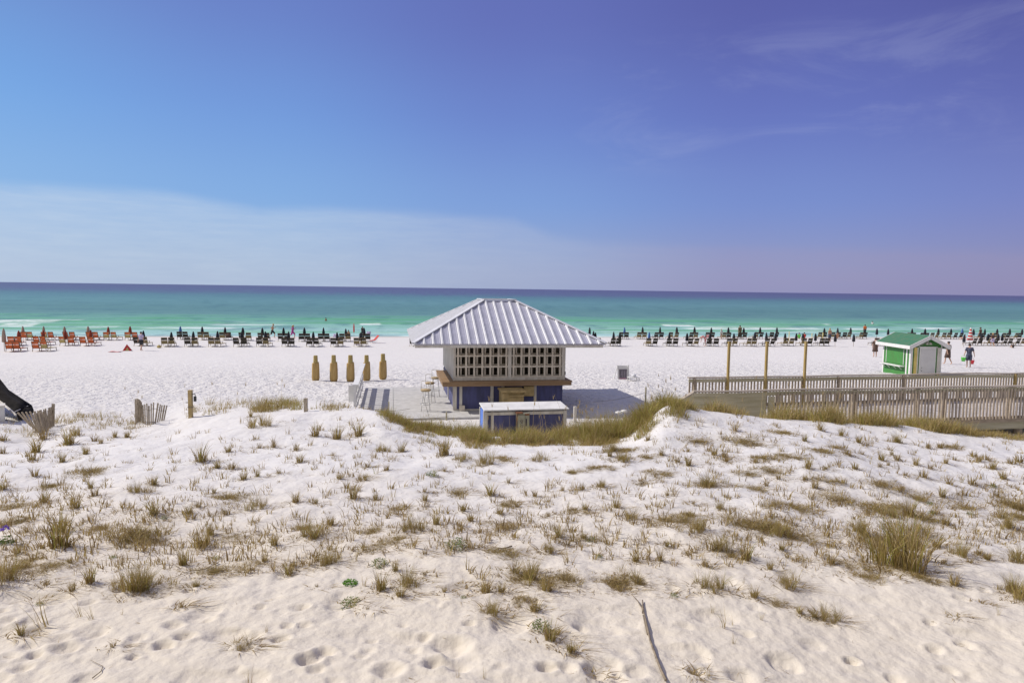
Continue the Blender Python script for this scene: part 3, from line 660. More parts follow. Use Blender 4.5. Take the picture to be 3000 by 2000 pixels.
text_obj('lettering', 'DUZ', .11, eb, (-.045, -.0885, .47), (R(90), R(90), 0), INK)
# posts and sagging wires in front of the slab
def wood_post(px, pyb, pyt, w, label, m=FENCEW, name='wooden_post', group=None, z=None):
    b = hit(px, pyb) if z is None else at_z(px, pyb, z); top = at_y(px, pyt, b.y).z
    o = MB().box(-w / 2, w / 2, -w / 2, w / 2, -.3, top - b.z).build(name, m, None, bevel=.008)
    o.location = b; o.rotation_euler.z = ANG; tag(o, label, 'post', group); return o
wood_post(1139, 1222, 1176, .045, 'thin dark wooden stake at the near left corner of the deck', PLY, z=2.0)
wood_post(1308, 1225, 1206, .05, 'short dark stake at the foot of the kiosk wall', PLY, z=2.0)
wood_post(1891, 1180, 1133, .05, 'dark wooden stake in the tall grass right of the kiosk', PLY, z=2.1)
wood_post(1684, 1240, 1190, .09, 'white post with a yellow cap beside the low blue cabinet', WHITEOLD, z=2.0)
bp = wood_post(896, 1206, 1166, .10, 'short pale weathered post on the crest below the tan umbrellas', FENCEW)
lp = thing('lamp_post', 'tan wooden post with a small lantern right of the sand fence', 'post', hit(559, 1222), 0)
htop = at_y(559, 1142, lp.location.y).z - lp.location.z
box('post', TANBOX, lp, -.055, .055, -.055, .055, -.3, htop, bevel=.01)
m = MB(); m.tube([(.06, 0, htop - .12), (.14, 0, htop - .12), (.15, 0, htop - .18)], .012); m.box(.11, .17, -.03, .03, htop - .34, htop - .19); m.build('lantern', BLACK, lp)
box('band', ROPE, lp, -.062, .062, -.062, .062, htop - .52, htop - .50); box('cleat', ROPE, lp, -.14, -.05, -.01, .01, htop - .39, htop - .37)
def wire(name, pts, rad, label):
    P_ = []
    for i in range(len(pts) - 1):
        a, b = Vector(pts[i]), Vector(pts[i + 1])
        for q in range(8): u_ = q / 8; pp = a.lerp(b, u_); pp.z -= .06 * 4 * u_ * (1 - u_); P_.append(pp)
    P_.append(Vector(pts[-1])); c_ = P_[0].copy(); m = MB().tube([q - c_ for q in P_], rad, 5).build(name, ROPE); m.location = c_
    return tag(m, label, 'wire', 'wires strung between stakes before the kiosk')
q1, q2, q3 = kl(-4.45, -4.15, .28), kl(-2.25, -4.15, .30), kl(-.6, -4.15, .25)
wire('sagging_wire', [kl(-5.1, -4.15, .05), kl(-2.2, -4.15, .07)], .008, 'lower wire sagging across the deck edge left of the kiosk')
wire('sagging_wire', [kl(-4.9, -3.7, .25), kl(-3.5, -3.7, .28)], .006, 'upper thin wire strung over the near left of the deck')
w1 = at_z(1891, 1150, 2.75); w2 = kl(2.9, -3.9, .45); wire('sagging_wire', [w2, w1], .006, 'wire running from the kiosk to the stake in the tall grass')

# ------------------------------------------------------------------ white railing left of deck
rl = thing('white_railing', 'white slatted wooden railing along the left side of the deck', 'railing', KC, ANG)
rx0 = at_k(1105, 1208)[0]; ry0 = at_k(1105, 1208)[1]; ry1 = at_k(1134, 1142)[1]; rx0 = -5.35
ry0, ry1 = max(-4.2, ry0), min(3.3, ry1 + 1.2)
m = MB(); m.bar((rx0, ry0, .98), (rx0, ry1, 1.05), .20, .045); rlr = m.build('handrail', WHITE, rl)
m = MB(); m.bar((rx0, ry0 + .05, .50), (rx0, ry1, .52), .03, .20); m.bar((rx0 - .002, ry0 + .05, .15), (rx0 - .002, ry1, .15), .03, .16); m.build('side_board', WHITE, rl)
nb = 14
for i in range(nb):
    y = ry0 + .05 + (ry1 - ry0 - .1) * i / (nb - 1)
    w = .09 if i % 4 == 0 else .05
    box('post' if i % 4 == 0 else 'slat', WHITE, rl, rx0 - w / 2 - .03, rx0 + w / 2 - .03, y - w / 2, y + w / 2, -.2 if i % 4 == 0 else .05, .955)
m = MB(); m.sheet([[(rx0 - .16, ry0 + .3, .95), (rx0 - .02, ry0 + .3, .97)], [(rx0 - .42, ry0 + 2.2, .28), (rx0 - .03, ry0 + 2.2, .34)]], .02); 
m = MB(); m.bar((rx0 - .30, ry0 + .9, .55), (rx0 - .05, ry0 + .9, .55), .05, .6); m.build('gate_panel', WHITE, rl)
# ------------------------------------------------------------------ bar stools
def stool(px, py, label, hh=.76, dz=0):
    q = at_z(px, py, KC.z)
    s = thing('bar_stool', label, 'stool', (q.x, q.y, KC.z), random.uniform(0, 1), 'bar stools on the deck')
    for i in range(4):
        a = math.pi / 4 + i * math.pi / 2
        MB().tube([(.22 * math.cos(a), .22 * math.sin(a), 0), (.13 * math.cos(a), .13 * math.sin(a), hh - .05)], .013, 6).build('leg', WHITE, s, True)
    m = MB(); m.tube([(.19 * math.cos(a), .19 * math.sin(a), .25) for a in [i * math.pi / 8 for i in range(17)]], .009, 5)
    m.build('foot_ring', CHROME, s, True)
    MB().rings([(0, 0, hh - .05, .16, .16), (0, 0, hh - .01, .19, .19), (0, 0, hh + .02, .17, .17), (0, 0, hh + .03, .10, .10)], 16).build('seat', WICKER, s, True)
    m = MB(); m.tube([(.17 * math.cos(a), .17 * math.sin(a), hh + .28 + .03 * math.sin(a)) for a in [math.pi * .1 + i * math.pi * .8 / 8 for i in range(9)]], .012, 6)
    m.tube([(.15, .06, hh), (.16, .05, hh + .28)], .01, 5); m.tube([(-.15, .06, hh), (-.16, .05, hh + .28)], .01, 5); m.build('back_rest', WHITE, s, True)
stool(1247, 1203, 'white bar stool with woven seat, nearest to the camera on the deck'); stool(1259, 1178, 'middle bar stool of the three left of the kiosk'); stool(1276, 1160, 'farthest bar stool, beside the side counter of the kiosk')

# ------------------------------------------------------------------ folded tan umbrellas
TU = thing('folded_umbrella', '', 'umbrella', (0, 0, 0), 0, 'folded tan umbrellas in a row behind the deck')
MB().tube([(0, 0, -.3), (0, 0, 1.2)], .035, 8).build('pole', WOOD, TU)
m = MB()
def sqr(z, rx, ry, tw=0.0, n=20, pleat=.0):
    out = []
    for j in range(n):
        a = 2 * math.pi * j / n + tw; c_, s_ = math.cos(a), math.sin(a); k_ = (abs(c_) ** 4 + abs(s_) ** 4) ** -.25; k_ *= 1 + pleat * (1 if j % 2 else -1)
        out.append((rx * c_ * k_, ry * s_ * k_, z))
    return out
def loftpts(mb, R_, mi=0):
    n = len(R_[0]); vs = [p for r in R_ for p in r]
    fs = [(i * n + j, i * n + (j + 1) % n, (i + 1) * n + (j + 1) % n, (i + 1) * n + j) for i in range(len(R_) - 1) for j in range(n)]
    fs += [tuple(range(n))[::-1], tuple((len(R_) - 1) * n + j for j in range(n))]; mb.add(vs, fs, mi)
loftpts(m, [sqr(.15, .10, .08, 0, 20, .05), sqr(.17, .17, .12, .05, 20, .10), sqr(.3, .205, .15, .08, 20, .10), sqr(.75, .200, .15, .1, 20, .08), sqr(1.0, .195, .145, .12, 20, .04), sqr(1.05, .185, .14, .12, 20, .04), sqr(1.07, .12, .11, .12, 20, .03)])
m.build('canopy', TANUMB, TU, True)
m = MB(); loftpts(m, [sqr(1.0, .135, .115, 0, 20, .03), sqr(1.1, .125, .11, 0, 20, .04), sqr(1.4, .115, .10, 0, 20, .03), sqr(1.43, .105, .09, 0, 20, 0)]); m.build('top_cover', UMBTOP, TU, True)
m = MB(); m.box(.10, .19, -.06, .06, .96, 1.10); m.build('crank', UMBTOP, TU)
for i, (px, pt, pb) in enumerate([(925, 1041, 1124), (978, 1040, 1126), (1027, 1040, 1127), (1074, 1040, 1124), (1122, 1036, 1120)]):
    q = at_z(px, pb, 1.62)
    hh = at_y(px, pt, q.y).z - q.z
    o = TU if i == 0 else copy_tree(TU)
    q.z = 1.62; o.location = q; o.scale = (hh / 1.43 * .84, hh / 1.43 * .84, hh / 1.43); o.rotation_euler.z = ANG + random.uniform(-.3, .3)
    o['label'] = '%s tan folded umbrella from the left in the row behind the deck' % ordn(i) if i < 4 else 'tan folded umbrella standing partly behind the white railing'

# ================================================================== BOARDWALK
P0 = at_z(2030, 1148, 3.3); P1 = at_z(2990, 1130, 3.3); D_ = (P1 - P0); ba = math.atan2(D_.y, D_.x)
F0 = at_z(2030, 1110, 3.3); FW = -(F0.x - P0.x) * math.sin(ba) + (F0.y - P0.y) * math.cos(ba); F1 = at_z(2890, 1090, 3.3)
FW = .5 * (FW + (-(F1.x - P0.x) * math.sin(ba) + (F1.y - P0.y) * math.cos(ba)))
bw = thing('boardwalk', 'weathered grey wooden boardwalk with slatted handrails crossing the dune on the right', 'boardwalk', (P0.x, P0.y, 0), ba)
ZT = 3.3; ZF = 2.22; LEN = 15.5
rnd = random.Random(5)
dk = MB(); x = 0.0
while x < LEN + 3: dk.box(x, x + .135, .03, FW - .03, ZF - .04 + rnd.uniform(-.004, .004), ZF + rnd.uniform(-.004, .004)); x += .145
dk.build('deck', mat('sandy_deck_boards', (0.50, 0.47, 0.46), 0.9, 0.15, 3, 0.4, 30), bw)
m = MB(); m.box(0, LEN, -.06, -.02, ZF - .16, ZF + .05); m.box(0, LEN + 3, FW + .02, FW + .06, ZF - .14, ZF + .10); m.build('rim_board', WOOD, bw)
m = MB(); m.box(8.35, LEN, .02, .14, ZF - .42, ZF - .165); m.box(8.35, LEN, FW - .14, FW - .02, ZF - .42, ZF - .165)
m.build('support_beam', PLY, bw)
for x in (8.5, 10.6, 12.5, 14.4):
    for y in (.22, FW - .22): MB().tube([(x, y, .5), (x, y, ZF - .2)], .14, 10).build('pile', WOOD, bw)
box('pier_block', PLY, bw, 9.5, 10.4, .10, .5, .9, ZF - .43)
def cap(y, x0, x1, h=ZT, extra=None):
    m = MB(); n = int((x1 - x0) / 1.45); pr = None
    for i in range(n + 1):
        xx = x0 + (x1 - x0) * i / n; z = h + rnd.uniform(-.022, .022)
        if pr: m.bar((pr[0], y, pr[1]), (xx + .004, y, z), .15, .045, mi=0)
        if pr: m.bar((pr[0], y - .055, pr[1] - .105), (xx, y - .055, z - .105), .04, .12, mi=1)
        pr = (xx, z)
    if extra: extra(m)
    return m
def nearextra(m):
    m.bar((-.86, 0, ZT - .50), (.03, 0, ZT - .0), .15, .05, mi=0); m.bar((-.80, -.055, ZT - .60), (.0, -.055, ZT - .10), .04, .12, mi=1)
nr_ = cap(0, 0, LEN, extra=nearextra).build('handrail', [WOODTOP, PLY], bw)
XF0 = (F0.x - P0.x) * math.cos(ba) + (F0.y - P0.y) * math.sin(ba)
fr_ = cap(FW, XF0, LEN + 3).build('handrail', [WOODTOP, PLY], bw)
# near side: plywood panel, posts, balusters
def lx_of(px, z=2.8):
    q = at_z(px, 1180, z); 
    # intersect the ray with the near railing plane
    d = ray(px, 1180); n_ = Vector((-math.sin(ba), math.cos(ba), 0)); kk = (P0.x * n_.x + P0.y * n_.y) / (d.x * n_.x + d.y * n_.y)
    return (d.x * kk - P0.x) * math.cos(ba) + (d.y * kk - P0.y) * math.sin(ba)
xp = lx_of(2243)
m = MB(); m.add([(-.75, -.03, 2.45), (xp, -.03, 2.3), (xp, -.03, ZT - .10), (.05, -.03, ZT - .10), (-.75, -.03, ZT - .60), (-.75, .0, 2.45), (xp, .0, 2.3), (xp, .0, ZT - .10), (.05, .0, ZT - .10), (-.75, .0, ZT - .60)],
      [(0, 1, 2, 3, 4), (9, 8, 7, 6, 5), (0, 5, 6, 1), (1, 6, 7, 2), (2, 7, 8, 3), (3, 8, 9, 4), (4, 9, 5, 0)])
m.build('plywood_panel', PLY, bw)
npx = [2257, 2505, 2690, 2770, 2960, 3060]
for i, px in enumerate(npx):
    x = lx_of(px); w = .13 if i != 3 else .09
    box('post', PLY if i == 0 else WOOD, bw, x - w, x + w * .6, -.115, -.063, 1.9, ZT - .17) if i == 0 else box('post', WOOD, bw, x - .07, x + .07, .0, .12, ZF, ZT - .03)
x = lx_of(2272); nbal = 0
while x < LEN and nbal < 96:
    j = rnd.uniform(-.012, .012)
    m = MB(); m.bar((x + j, -.10, ZF - .03), (x + rnd.uniform(-.012, .012), -.10, ZT - .17 + .09), .055, .035, up=(0, 1, 0)); m.build('baluster', WOODV, bw)
    x += .137; nbal += 1
for px in [2031, 2127, 2237, 2350, 2450, 2640, 2965]:
    d = ray(px, 1150); n_ = Vector((-math.sin(ba), math.cos(ba), 0)); kk = (P0.x * n_.x + P0.y * n_.y + FW) / (d.x * n_.x + d.y * n_.y)
    x = (d.x * kk - P0.x) * math.cos(ba) + (d.y * kk - P0.y) * math.sin(ba)
    tall = px in (2127, 2237, 2350)
    box('tall_post' if tall else 'post', YPOST if (tall or px == 2965) else WOOD, bw, x - .038, x + .038, FW - .13, FW - .04 if not tall else FW + .0 - .08 + .03, ZF - .2, (ZT + 1.30) if tall else ZT - .03)
m = MB(); x = XF0 + .1
while x < LEN + 3: m.bar((x, FW + .085, ZF - .02), (x + rnd.uniform(-.01, .01), FW + .085, ZT - .06), .055, .035, up=(0, 1, 0)); x += .13
tag(m.build('far_balusters', WOODV, bw), kind='stuff')

# ================================================================== GREEN SHED
g0 = at_z(2663, 1134, 1.15); g0.z = 1.15
sh = thing('green_shed', 'small green beach shed with gabled green roof and white door', 'shed', g0, R(1.5))
SW_, SD_, SH_ = 1.76, 2.75, 2.45
m = MB(); m.box(0, SW_, 0, SD_, 0.1, SH_); m.add([(0, 0, SH_), (SW_, 0, SH_), (SW_ / 2, 0, SH_ + .45), (0, SD_, SH_), (SW_, SD_, SH_), (SW_ / 2, SD_, SH_ + .45)], [(0, 1, 2), (5, 4, 3), (0, 2, 5, 3), (1, 4, 5, 2)])
m.build('wall', GREENP, sh)
m = MB()
rr = .27; ex_ = .32; slope = .45 / (SW_ / 2)
for sg in (-1, 1):
    xc = SW_ / 2; x_e = xc + sg * (SW_ / 2 + rr)
    ze = SH_ + .45 - slope * (SW_ / 2 + rr) + .06; zr = SH_ + .51
    a = [(xc, -ex_, zr), (x_e, -ex_, ze), (x_e, SD_ + ex_, ze), (xc, SD_ + ex_, zr)]
    b = [(x_, y_, z_ - .05) for x_, y_, z_ in a]
    m.add(a + b, [(0, 1, 2, 3), (7, 6, 5, 4), (0, 4, 5, 1), (1, 5, 6, 2), (2, 6, 7, 3)])
rfm = m.build('roof', GREENR, sh)
m = MB()
for sg in (-1, 1):
    xc = SW_ / 2; x_e = xc + sg * (SW_ / 2 + rr); ze = SH_ + .45 - slope * (SW_ / 2 + rr) - .03; zr = SH_ + .42
    for y in (-ex_ - .022, SD_ + ex_ + .022): m.bar((xc - sg * .0, y, zr), (x_e, y, ze), .036, .20)
    m.bar((x_e + sg * .018, -ex_ - .03, ze - .0), (x_e + sg * .018, SD_ + ex_ + .03, ze - .0), .032, .19)
m.build('fascia_board', WHITE, sh)
m = MB()
m.box(-.015, .10, -.02, -.002, .1, SH_ - .02); m.box(-.02, -.002, -.02, .12, .1, SH_ - .02); m.box(-.02, -.002, .30, .42, .1, SH_ - .12) ; m.box(-.02, -.002, SD_ - .12, SD_, .1, SH_ - .02); m.box(SW_ - .06, SW_ + .01, -.02, -.002, .1, SH_ - .02)
m.box(-.02, -.003, 0.12, SD_ - .12, .1, .24)
m.build('corner_trim', WHITE, sh)
sht = MB(); sht.box(-.03, -.003, .62, 2.32, 1.22, 2.28); st_ = sht.build('window_shutter', GREENP, sh)
m = MB(); m.box(-.045, -.031, .60, 2.34, 2.28, 2.32); m.box(-.045, -.031, .58, .62, 1.2, 2.28); m.box(-.045, -.031, 2.32, 2.36, 1.2, 2.28); m.build('shutter_trim', WHITE, st_)
m = MB(); m.box(-.30, -.021, .5, 2.6, 1.10, 1.15)
for y in (.75, 1.3, 1.95, 2.4): m.bar((-.24, y, 1.10), (-.03, y, .92), .03, .03)
m.build('shelf', WHITE, sh)
# front: door, frame, yellow boards, floodlights
m = MB(); m.box(.48, 1.42, -.035, -.003, .1, 2.26); dr = m.build('door_frame', WHITE, sh)
d_ = MB().box(.55, 1.35, -.055, -.037, .12, 2.18).build('door', DOORG, sh, bevel=.005)
m = MB(); m.ball((.62, -.075, .95), .022, .022, .022, 8, 5); m.ball((.62, -.075, 1.12), .018, .018, .018, 8, 5); m.build('door_knob', BLACK, d_)
box('head_trim', WHITE, sh, .43, 1.47, -.06, -.037, 2.265, 2.32)
m = MB(); m.box(.17, .33, -.05, -.003, .1, 2.26); yb = m.build('yellow_board', YELLOWB, sh)
m = MB(); m.box(.335, .40, -.05, -.003, .1, 2.28); m.box(1.50, 1.68, -.05, -.003, .82, 2.22); m.box(1.48, 1.70, -.06, -.003, 2.225, 2.27); m.build('board_trim', WHITEOLD, sh)
m = MB(); m.box(1.53, 1.66, -.065, -.003, .12, .815); m.build('yellow_panel', YELLOWB, sh)
m = MB()
for x in (.78, .98): m.rings([(x, -.19, 2.45, .05, .04), (x, -.19, 2.46, .078, .06), (x, -.17, 2.51, .075, .06), (x, -.12, 2.58, .03, .03)], 12)
m.box(.82, .96, -.10, -.002, 2.55, 2.62); m.tube([(.80, -.05, 2.53), (.40, -.03, 2.34)], .014, 5); m.build('floodlight', WHITEOLD, sh, True)
box('plinth', WHITEOLD, sh, .02, SW_ - .02, .02, SD_ - .02, -.3, .1)
# low dark bundle right of shed
q = at_z(2797, 1124, 1.2)
o = thing('beach_cart', 'low dark cart with an orange load on the sand right of the green shed', 'cart', (q.x, q.y, 1.2), .2)
m = MB(); m.box(-.45, .4, -.25, .25, .16, .42); m.build('tray', BLACK, o, bevel=.02)
for x in (-.3, .28):
    for y in (-.27, .27): MB().tube([(x, y - .03, .13), (x, y + .03, .13)], .13, 12).build('wheel', BLACK, o)
m = MB(); m.ball((-.05, 0, .46), .26, .18, .1, 10, 6); m.build('load', ORANGE, o, True)
m = MB(); m.tube([(.4, 0, .3), (.75, 0, .62)], .015, 6); m.build('handle', BLACK, o)

# ================================================================== sign board, side table
q = at_z(1826, 1121, 1.62)
sb = thing('sign_board', 'white easel board printed with rows of text on the sand right of the kiosk', 'sign', (q.x, q.y, 1.62), ANG)
sc_ = q.y / 2000
W_, H_ = 15 * sc_, 50 * sc_
T_ = .16
def tb(x0, x1, z0, z1, off, m_, nm):
    """a strip lying on the leaning board"""
    m = MB(); f = lambda z: -(.0) + z * T_
    m.add([(x0, f(z0) - off, z0), (x1, f(z0) - off, z0), (x1, f(z1) - off, z1), (x0, f(z1) - off, z1), (x0, f(z0) - off + .01, z0), (x1, f(z0) - off + .01, z0), (x1, f(z1) - off + .01, z1), (x0, f(z1) - off + .01, z1)],
          [(0, 1, 2, 3), (7, 6, 5, 4), (0, 4, 5, 1), (1, 5, 6, 2), (2, 6, 7, 3), (3, 7, 4, 0)]); return m
bd = tb(-W_, W_, .08, H_, .0, WHITE, 'b').build('board', WHITE, sb)
tb(-W_ * .8, W_ * .8, .16, H_ * .80, .012, 0, 0).build('printed_panel', PRINTG, sb)
tb(-W_ * .8, W_ * .8, H_ * .72, H_ * .745, .024, 0, 0).build('header_line', INK, sb)
m = MB()
for r_ in range(9):
    z = H_ * (.68 - .042 * r_)
    for (a, b) in ((-.72, -.72 + rnd.uniform(.25, .5)), (-.05, .12), (.42, .60)):
        s_ = tb(W_ * a, W_ * b, z, z + H_ * .016, .024, 0, 0); m.add(s_.v, s_.f)
m.build('text_rows', INK, sb)
tb(-W_ * .75, W_ * .6, H_ * .22, H_ * .28, .024, 0, 0).build('pink_line', PRINTP, sb); tb(-W_ * .75, W_ * .7, H_ * .12, H_ * .20, .024, 0, 0).build('blue_line', PRINTB, sb)
for sg in (-1, 1):
    MB().bar((sg * (W_ + .03), -.02, 0), (sg * (W_ + .03), H_ * T_ * 1.0 - .02, H_ * 1.03), .05, .04).build('leg', WHITE, sb)
    MB().bar((sg * (W_ + .10), .55, 0), (sg * (W_ + .02), H_ * T_ + .03, H_), .04, .04).build('leg', WHITE, sb)
q = at_z(1855, 1127, 1.62)
st = thing('side_table', 'low white slatted table beside the easel board', 'table', (q.x, q.y, 1.62), ANG)
m = MB()
for i in range(5): m.box(-.27, .27, -.22 + i * .09, -.15 + i * .09, .38, .41)
m.build('table_top', WHITE, st)
for x in (-.24, .24):
    for y in (-.18, .18): box('leg', WHITE, st, x - .02, x + .02, y - .02, y + .02, 0, .38)
m = MB(); m.ball((.03, 0, .47), .12, .1, .09, 10, 6); m.build('bundle', WHITECL, st, True)
# two pale disc tables behind grass mound
for i, (px, py, lb) in enumerate([(1813, 1207, 'white round disc on a thin stem, left of the pair in the grass'), (1829, 1203, 'white round disc on a thin stem, right of the pair in the grass')]):
    q = at_z(px, py, 2.55); o = thing('path_light', lb, 'garden light', (q.x, q.y, 2.0), 0, 'round white path lights in the grass')
    MB().rings([(0, 0, .50, .05, .05), (0, 0, .52, .115, .115), (0, 0, .55, .12, .12), (0, 0, .58, .06, .06)], 14).build('cap', WHITE, o, True)
    MB().tube([(0, 0, -.2), (0, 0, .52)], .012, 6).build('stem', CHROME, o)
q = at_z(1800, 1243, 2.15); o = MB().box(-.14, .14, -.12, .12, -.3, .16).build('concrete_block', SLAB, None, bevel=.02); o.location = (q.x, q.y, 2.1); tag(o, 'small pale concrete block in the grass below the white discs', 'block')

# ================================================================== left edge: tarp, white hut, sand fences
def pts3(lst, y): return [at_y(a, b, y) for a, b in lst]
tz = 2.35
base = at_y(60, 1240, 21.0)
tp = thing('canopy_tarp', 'black tarpaulin awning sloping down at the left edge of the view', 'awning', base, 0)
def rel(p): return Vector(p) - base
grid = []
for (a, b, c_, d_, ya, yb) in [((-190, 985), None, (-190, 1065), None, 24.2, 22.6), ((0, 1111), None, (0, 1172), None, 22.8, 21.2), ((25, 1143), None, (20, 1188), None, 22.5, 21.0), ((60, 1166), None, (36, 1201), None, 22.2, 20.8), ((92, 1187), None, (48, 1211), None, 21.9, 20.6)]:
    A_ = at_y(a[0], a[1], ya); B_ = at_y(c_[0], c_[1], yb)
    grid.append([rel(A_.lerp(B_, t_)) + Vector((0, 0, -.05 * math.sin(math.pi * t_ * 3) * (1 if t_ not in (0, 1) else 0))) for t_ in [i / 6 for i in range(7)]])
MB().sheet(grid, .02).build('tarp', BLACKT, tp, True)
m = MB(); g2 = [[grid[-1][i] for i in range(7)], [grid[-1][i] + Vector((.10, -.05, -.20)) for i in range(7)]]; 
MB().sheet([[q_ for q_ in r_] for r_ in g2], .02).build('valance', BLACKT, tp, True)
m = MB(); m.tube([grid[1][6] + Vector((0, 0, -.03)), grid[-1][6] + Vector((0, -.02, -.05))], .03, 6); m.tube([grid[1][6] + Vector((0, 0, -.03)), grid[0][6] + Vector((0, 0, -.03))], .03, 6)
m.tube([grid[-1][6] + Vector((-.02, -.05, .06)), grid[-1][0] + Vector((-.05, -.08, -.0))], .012, 5); m.build('frame_pole', WHITEOLD, tp)
m = MB(); m.tube([grid[0][0], (grid[0][0].x, grid[0][0].y, -2)], .03, 6); m.tube([grid[0][6], (grid[0][6].x, grid[0][6].y, -1.5)], .03, 6); m.build('support_pole', WHITEOLD, tp)
q = at_y(15, 1241, 20.4)
hut = thing('low_white_wall', 'low white wall under the black awning, cut off by the left edge', 'wall', q, R(36))
box('wall', WHITE, hut, -2.6, 0, 0, .5, -.6, .52); box('coping', WHITEOLD, hut, -2.62, .015, -.02, .52, .52, .56)
def slat_fence(name, label, slats, rails, wv=.05):
    """slats: (pixel base, pixel top, y) ; rails fraction list"""
    f = thing(name, label, 'fence', slats[0][4], 0)
    o0 = slats[0][4]; P_ = []
    for (bx, by, tx, ty, b3, t3, w) in slats:
        m = MB(); m.bar(b3 - o0, t3 - o0, w, .015, up=(0, 1, 0)); m.build('slat', FENCEW, f); P_.append((b3 - o0, t3 - o0))
    for fr_ in rails:
        MB().tube([a.lerp(b, fr_) + Vector((0, -.012, 0)) for a, b in P_], .006, 4).build('wire', ROPE, f)
    return f
def mk(bx, by, tx, ty, y0, w=.05, dy=0):
    b3 = at_y(bx, by, y0); t3 = at_y(tx, ty, y0 + dy); return (bx, by, tx, ty, b3 + (b3 - t3).normalized() * .15, t3, w)
sl = []
fx = [(398, 1232, 397, 1168), (402, 1232, 402, 1167), (404, 1236, 405, 1168), (408, 1240, 408, 1170), (412, 1242, 411, 1173), (417, 1245, 414, 1177), (421, 1247, 418, 1186), (426, 1248, 424, 1184), (432, 1249, 430, 1181), (437, 1249, 436, 1188), (443, 1250, 443, 1182), (448, 1252, 450, 1178), (452, 1257, 463, 1180), (458, 1258, 470, 1184), (464, 1258, 475, 1186), (470, 1256, 482, 1186), (476, 1250, 489, 1187)]
for i, (a, b, c_, d_) in enumerate(fx): sl.append(mk(a, b, c_, d_, 20.2 + .25 * math.sin(i * .5), .034 if i % 3 else .045, rnd.uniform(-.15, .15)))
slat_fence('sand_fence', 'short curved run of grey slat sand fence left of the lamp post', sl, (.35, .8))
sl = []
for i in range(24):
    t_ = i / 23
    bx, by = 120 + 34 * t_ + 3 * math.sin(i * 2.3), 1284 - 36 * t_; tx, ty = 98 + 58 * t_ + rnd.uniform(-3, 3), 1212 - (6 if i % 2 else 0) - 16 * t_
    if i == 23: tx, ty = 156, 1182
    sl.append(mk(bx, by, tx, ty, 18.9 + 1.1 * t_, .03 if i < 23 else .09, rnd.uniform(-.1, .1)))
slat_fence('sand_fence', 'tightly bunched grey slat sand fence standing just right of the black awning', sl, (.3, .75))
sl = []
for i in range(6):
    sl.append(mk(82 + i * 9, 1238 + i * 6, 52 + i * 12, 1208 - i * 1, 19.6 - .1 * i, .05, -.2))
slat_fence('sand_fence', 'fallen leaning slats of sand fence under the end of the black awning', sl, (.5,))
# ================================================================== BEACH FURNITURE
def ground_pt(px, py):
    """beach point under a pixel, on the low beach far from the dune"""
    z = .1
    for _ in range(6):
        q = at_z(px, py, z); z = hz(q.x, q.y)
    q.z = z; return q
KHAKI = mat('khaki_sling', (0.24, 0.19, 0.09), 0.85, 0.2, 6)
def chair_proto(kind):
    sling, frm, L = {'dark': (CDARK, CFRAMED, 1.55), 'khaki': (CDARK, CFRAME, 1.55), 'straw': (CRED, CFRAME, 1.6), 'red': (CRED, CFRAMED, 1.6)}[kind]
    t_ = thing('beach_chair', '', 'beach chair')
    m = MB()
    for sx in (-.27, .27):
        m.bar((sx, -.10, .30), (sx, L - .25, .27), .035, .05); m.bar((sx, -.08, .30), (sx, -.30, .93), .035, .045)
        m.bar((sx * 1.12, -.16, .52), (sx * 1.12, .38, .50), .06, .025)
        m.bar((sx * 1.12, .34, .50), (sx * 1.12, .34, .28), .035, .035)
    m.bar((-.27, L - .25, .27), (.27, L - .25, .27), .035, .04); m.bar((-.27, -.30, .93), (.27, -.30, .93), .035, .04); m.bar((-.27, -.02, .30), (.27, -.02, .30), .035, .04)
    m.build('frame', frm, t_)
    for (sx, y) in ((-.27, -.02), (.27, -.02), (-.27, L - .4), (.27, L - .4)):
        MB().bar((sx, y, .29), (sx, y + (.12 if y > 0 else -.14), -.02), .04, .035, up=(0, 1, 0)).build('leg', CFRAME, t_)
    def pan(nm, y0, z0, y1, z1, mt, th=.03, w=.25): 
        g_ = [[(x, y0, z0 - .0), (x, (y0 + y1) / 2, (z0 + z1) / 2 - .015), (x, y1, z1)] for x in (-w, 0, w)]
        return MB().sheet(g_, th).build(nm, mt, t_)
    pan('seat', -.06, .31, L - .27, .29, CYEL if kind in ('khaki', 'straw') else sling); pan('backrest', -.09, .33, -.195, .63, KHAKI if kind == 'khaki' else CYEL if kind == 'straw' else sling); pan('headrest', -.215, .68, -.30, .92, sling, .05, .27)
    return t_
CH = {}
def place_chair(kind, x, y, rz, label, group):
    if kind not in CH: CH[kind] = chair_proto(kind); o = CH[kind]
    else: o = copy_tree(CH[kind])
    o.location = (x, y, hz(x, y)); o.rotation_euler.z = rz; o['label'] = label; o['group'] = group; return o
UM = {}
UCOL = {'dark': (UDARK, 'dark navy'), 'blue': (UBLUE, 'bright blue'), 'red': (URED, 'rust red'), 'beige': (UBEIGE, 'faded beige')}
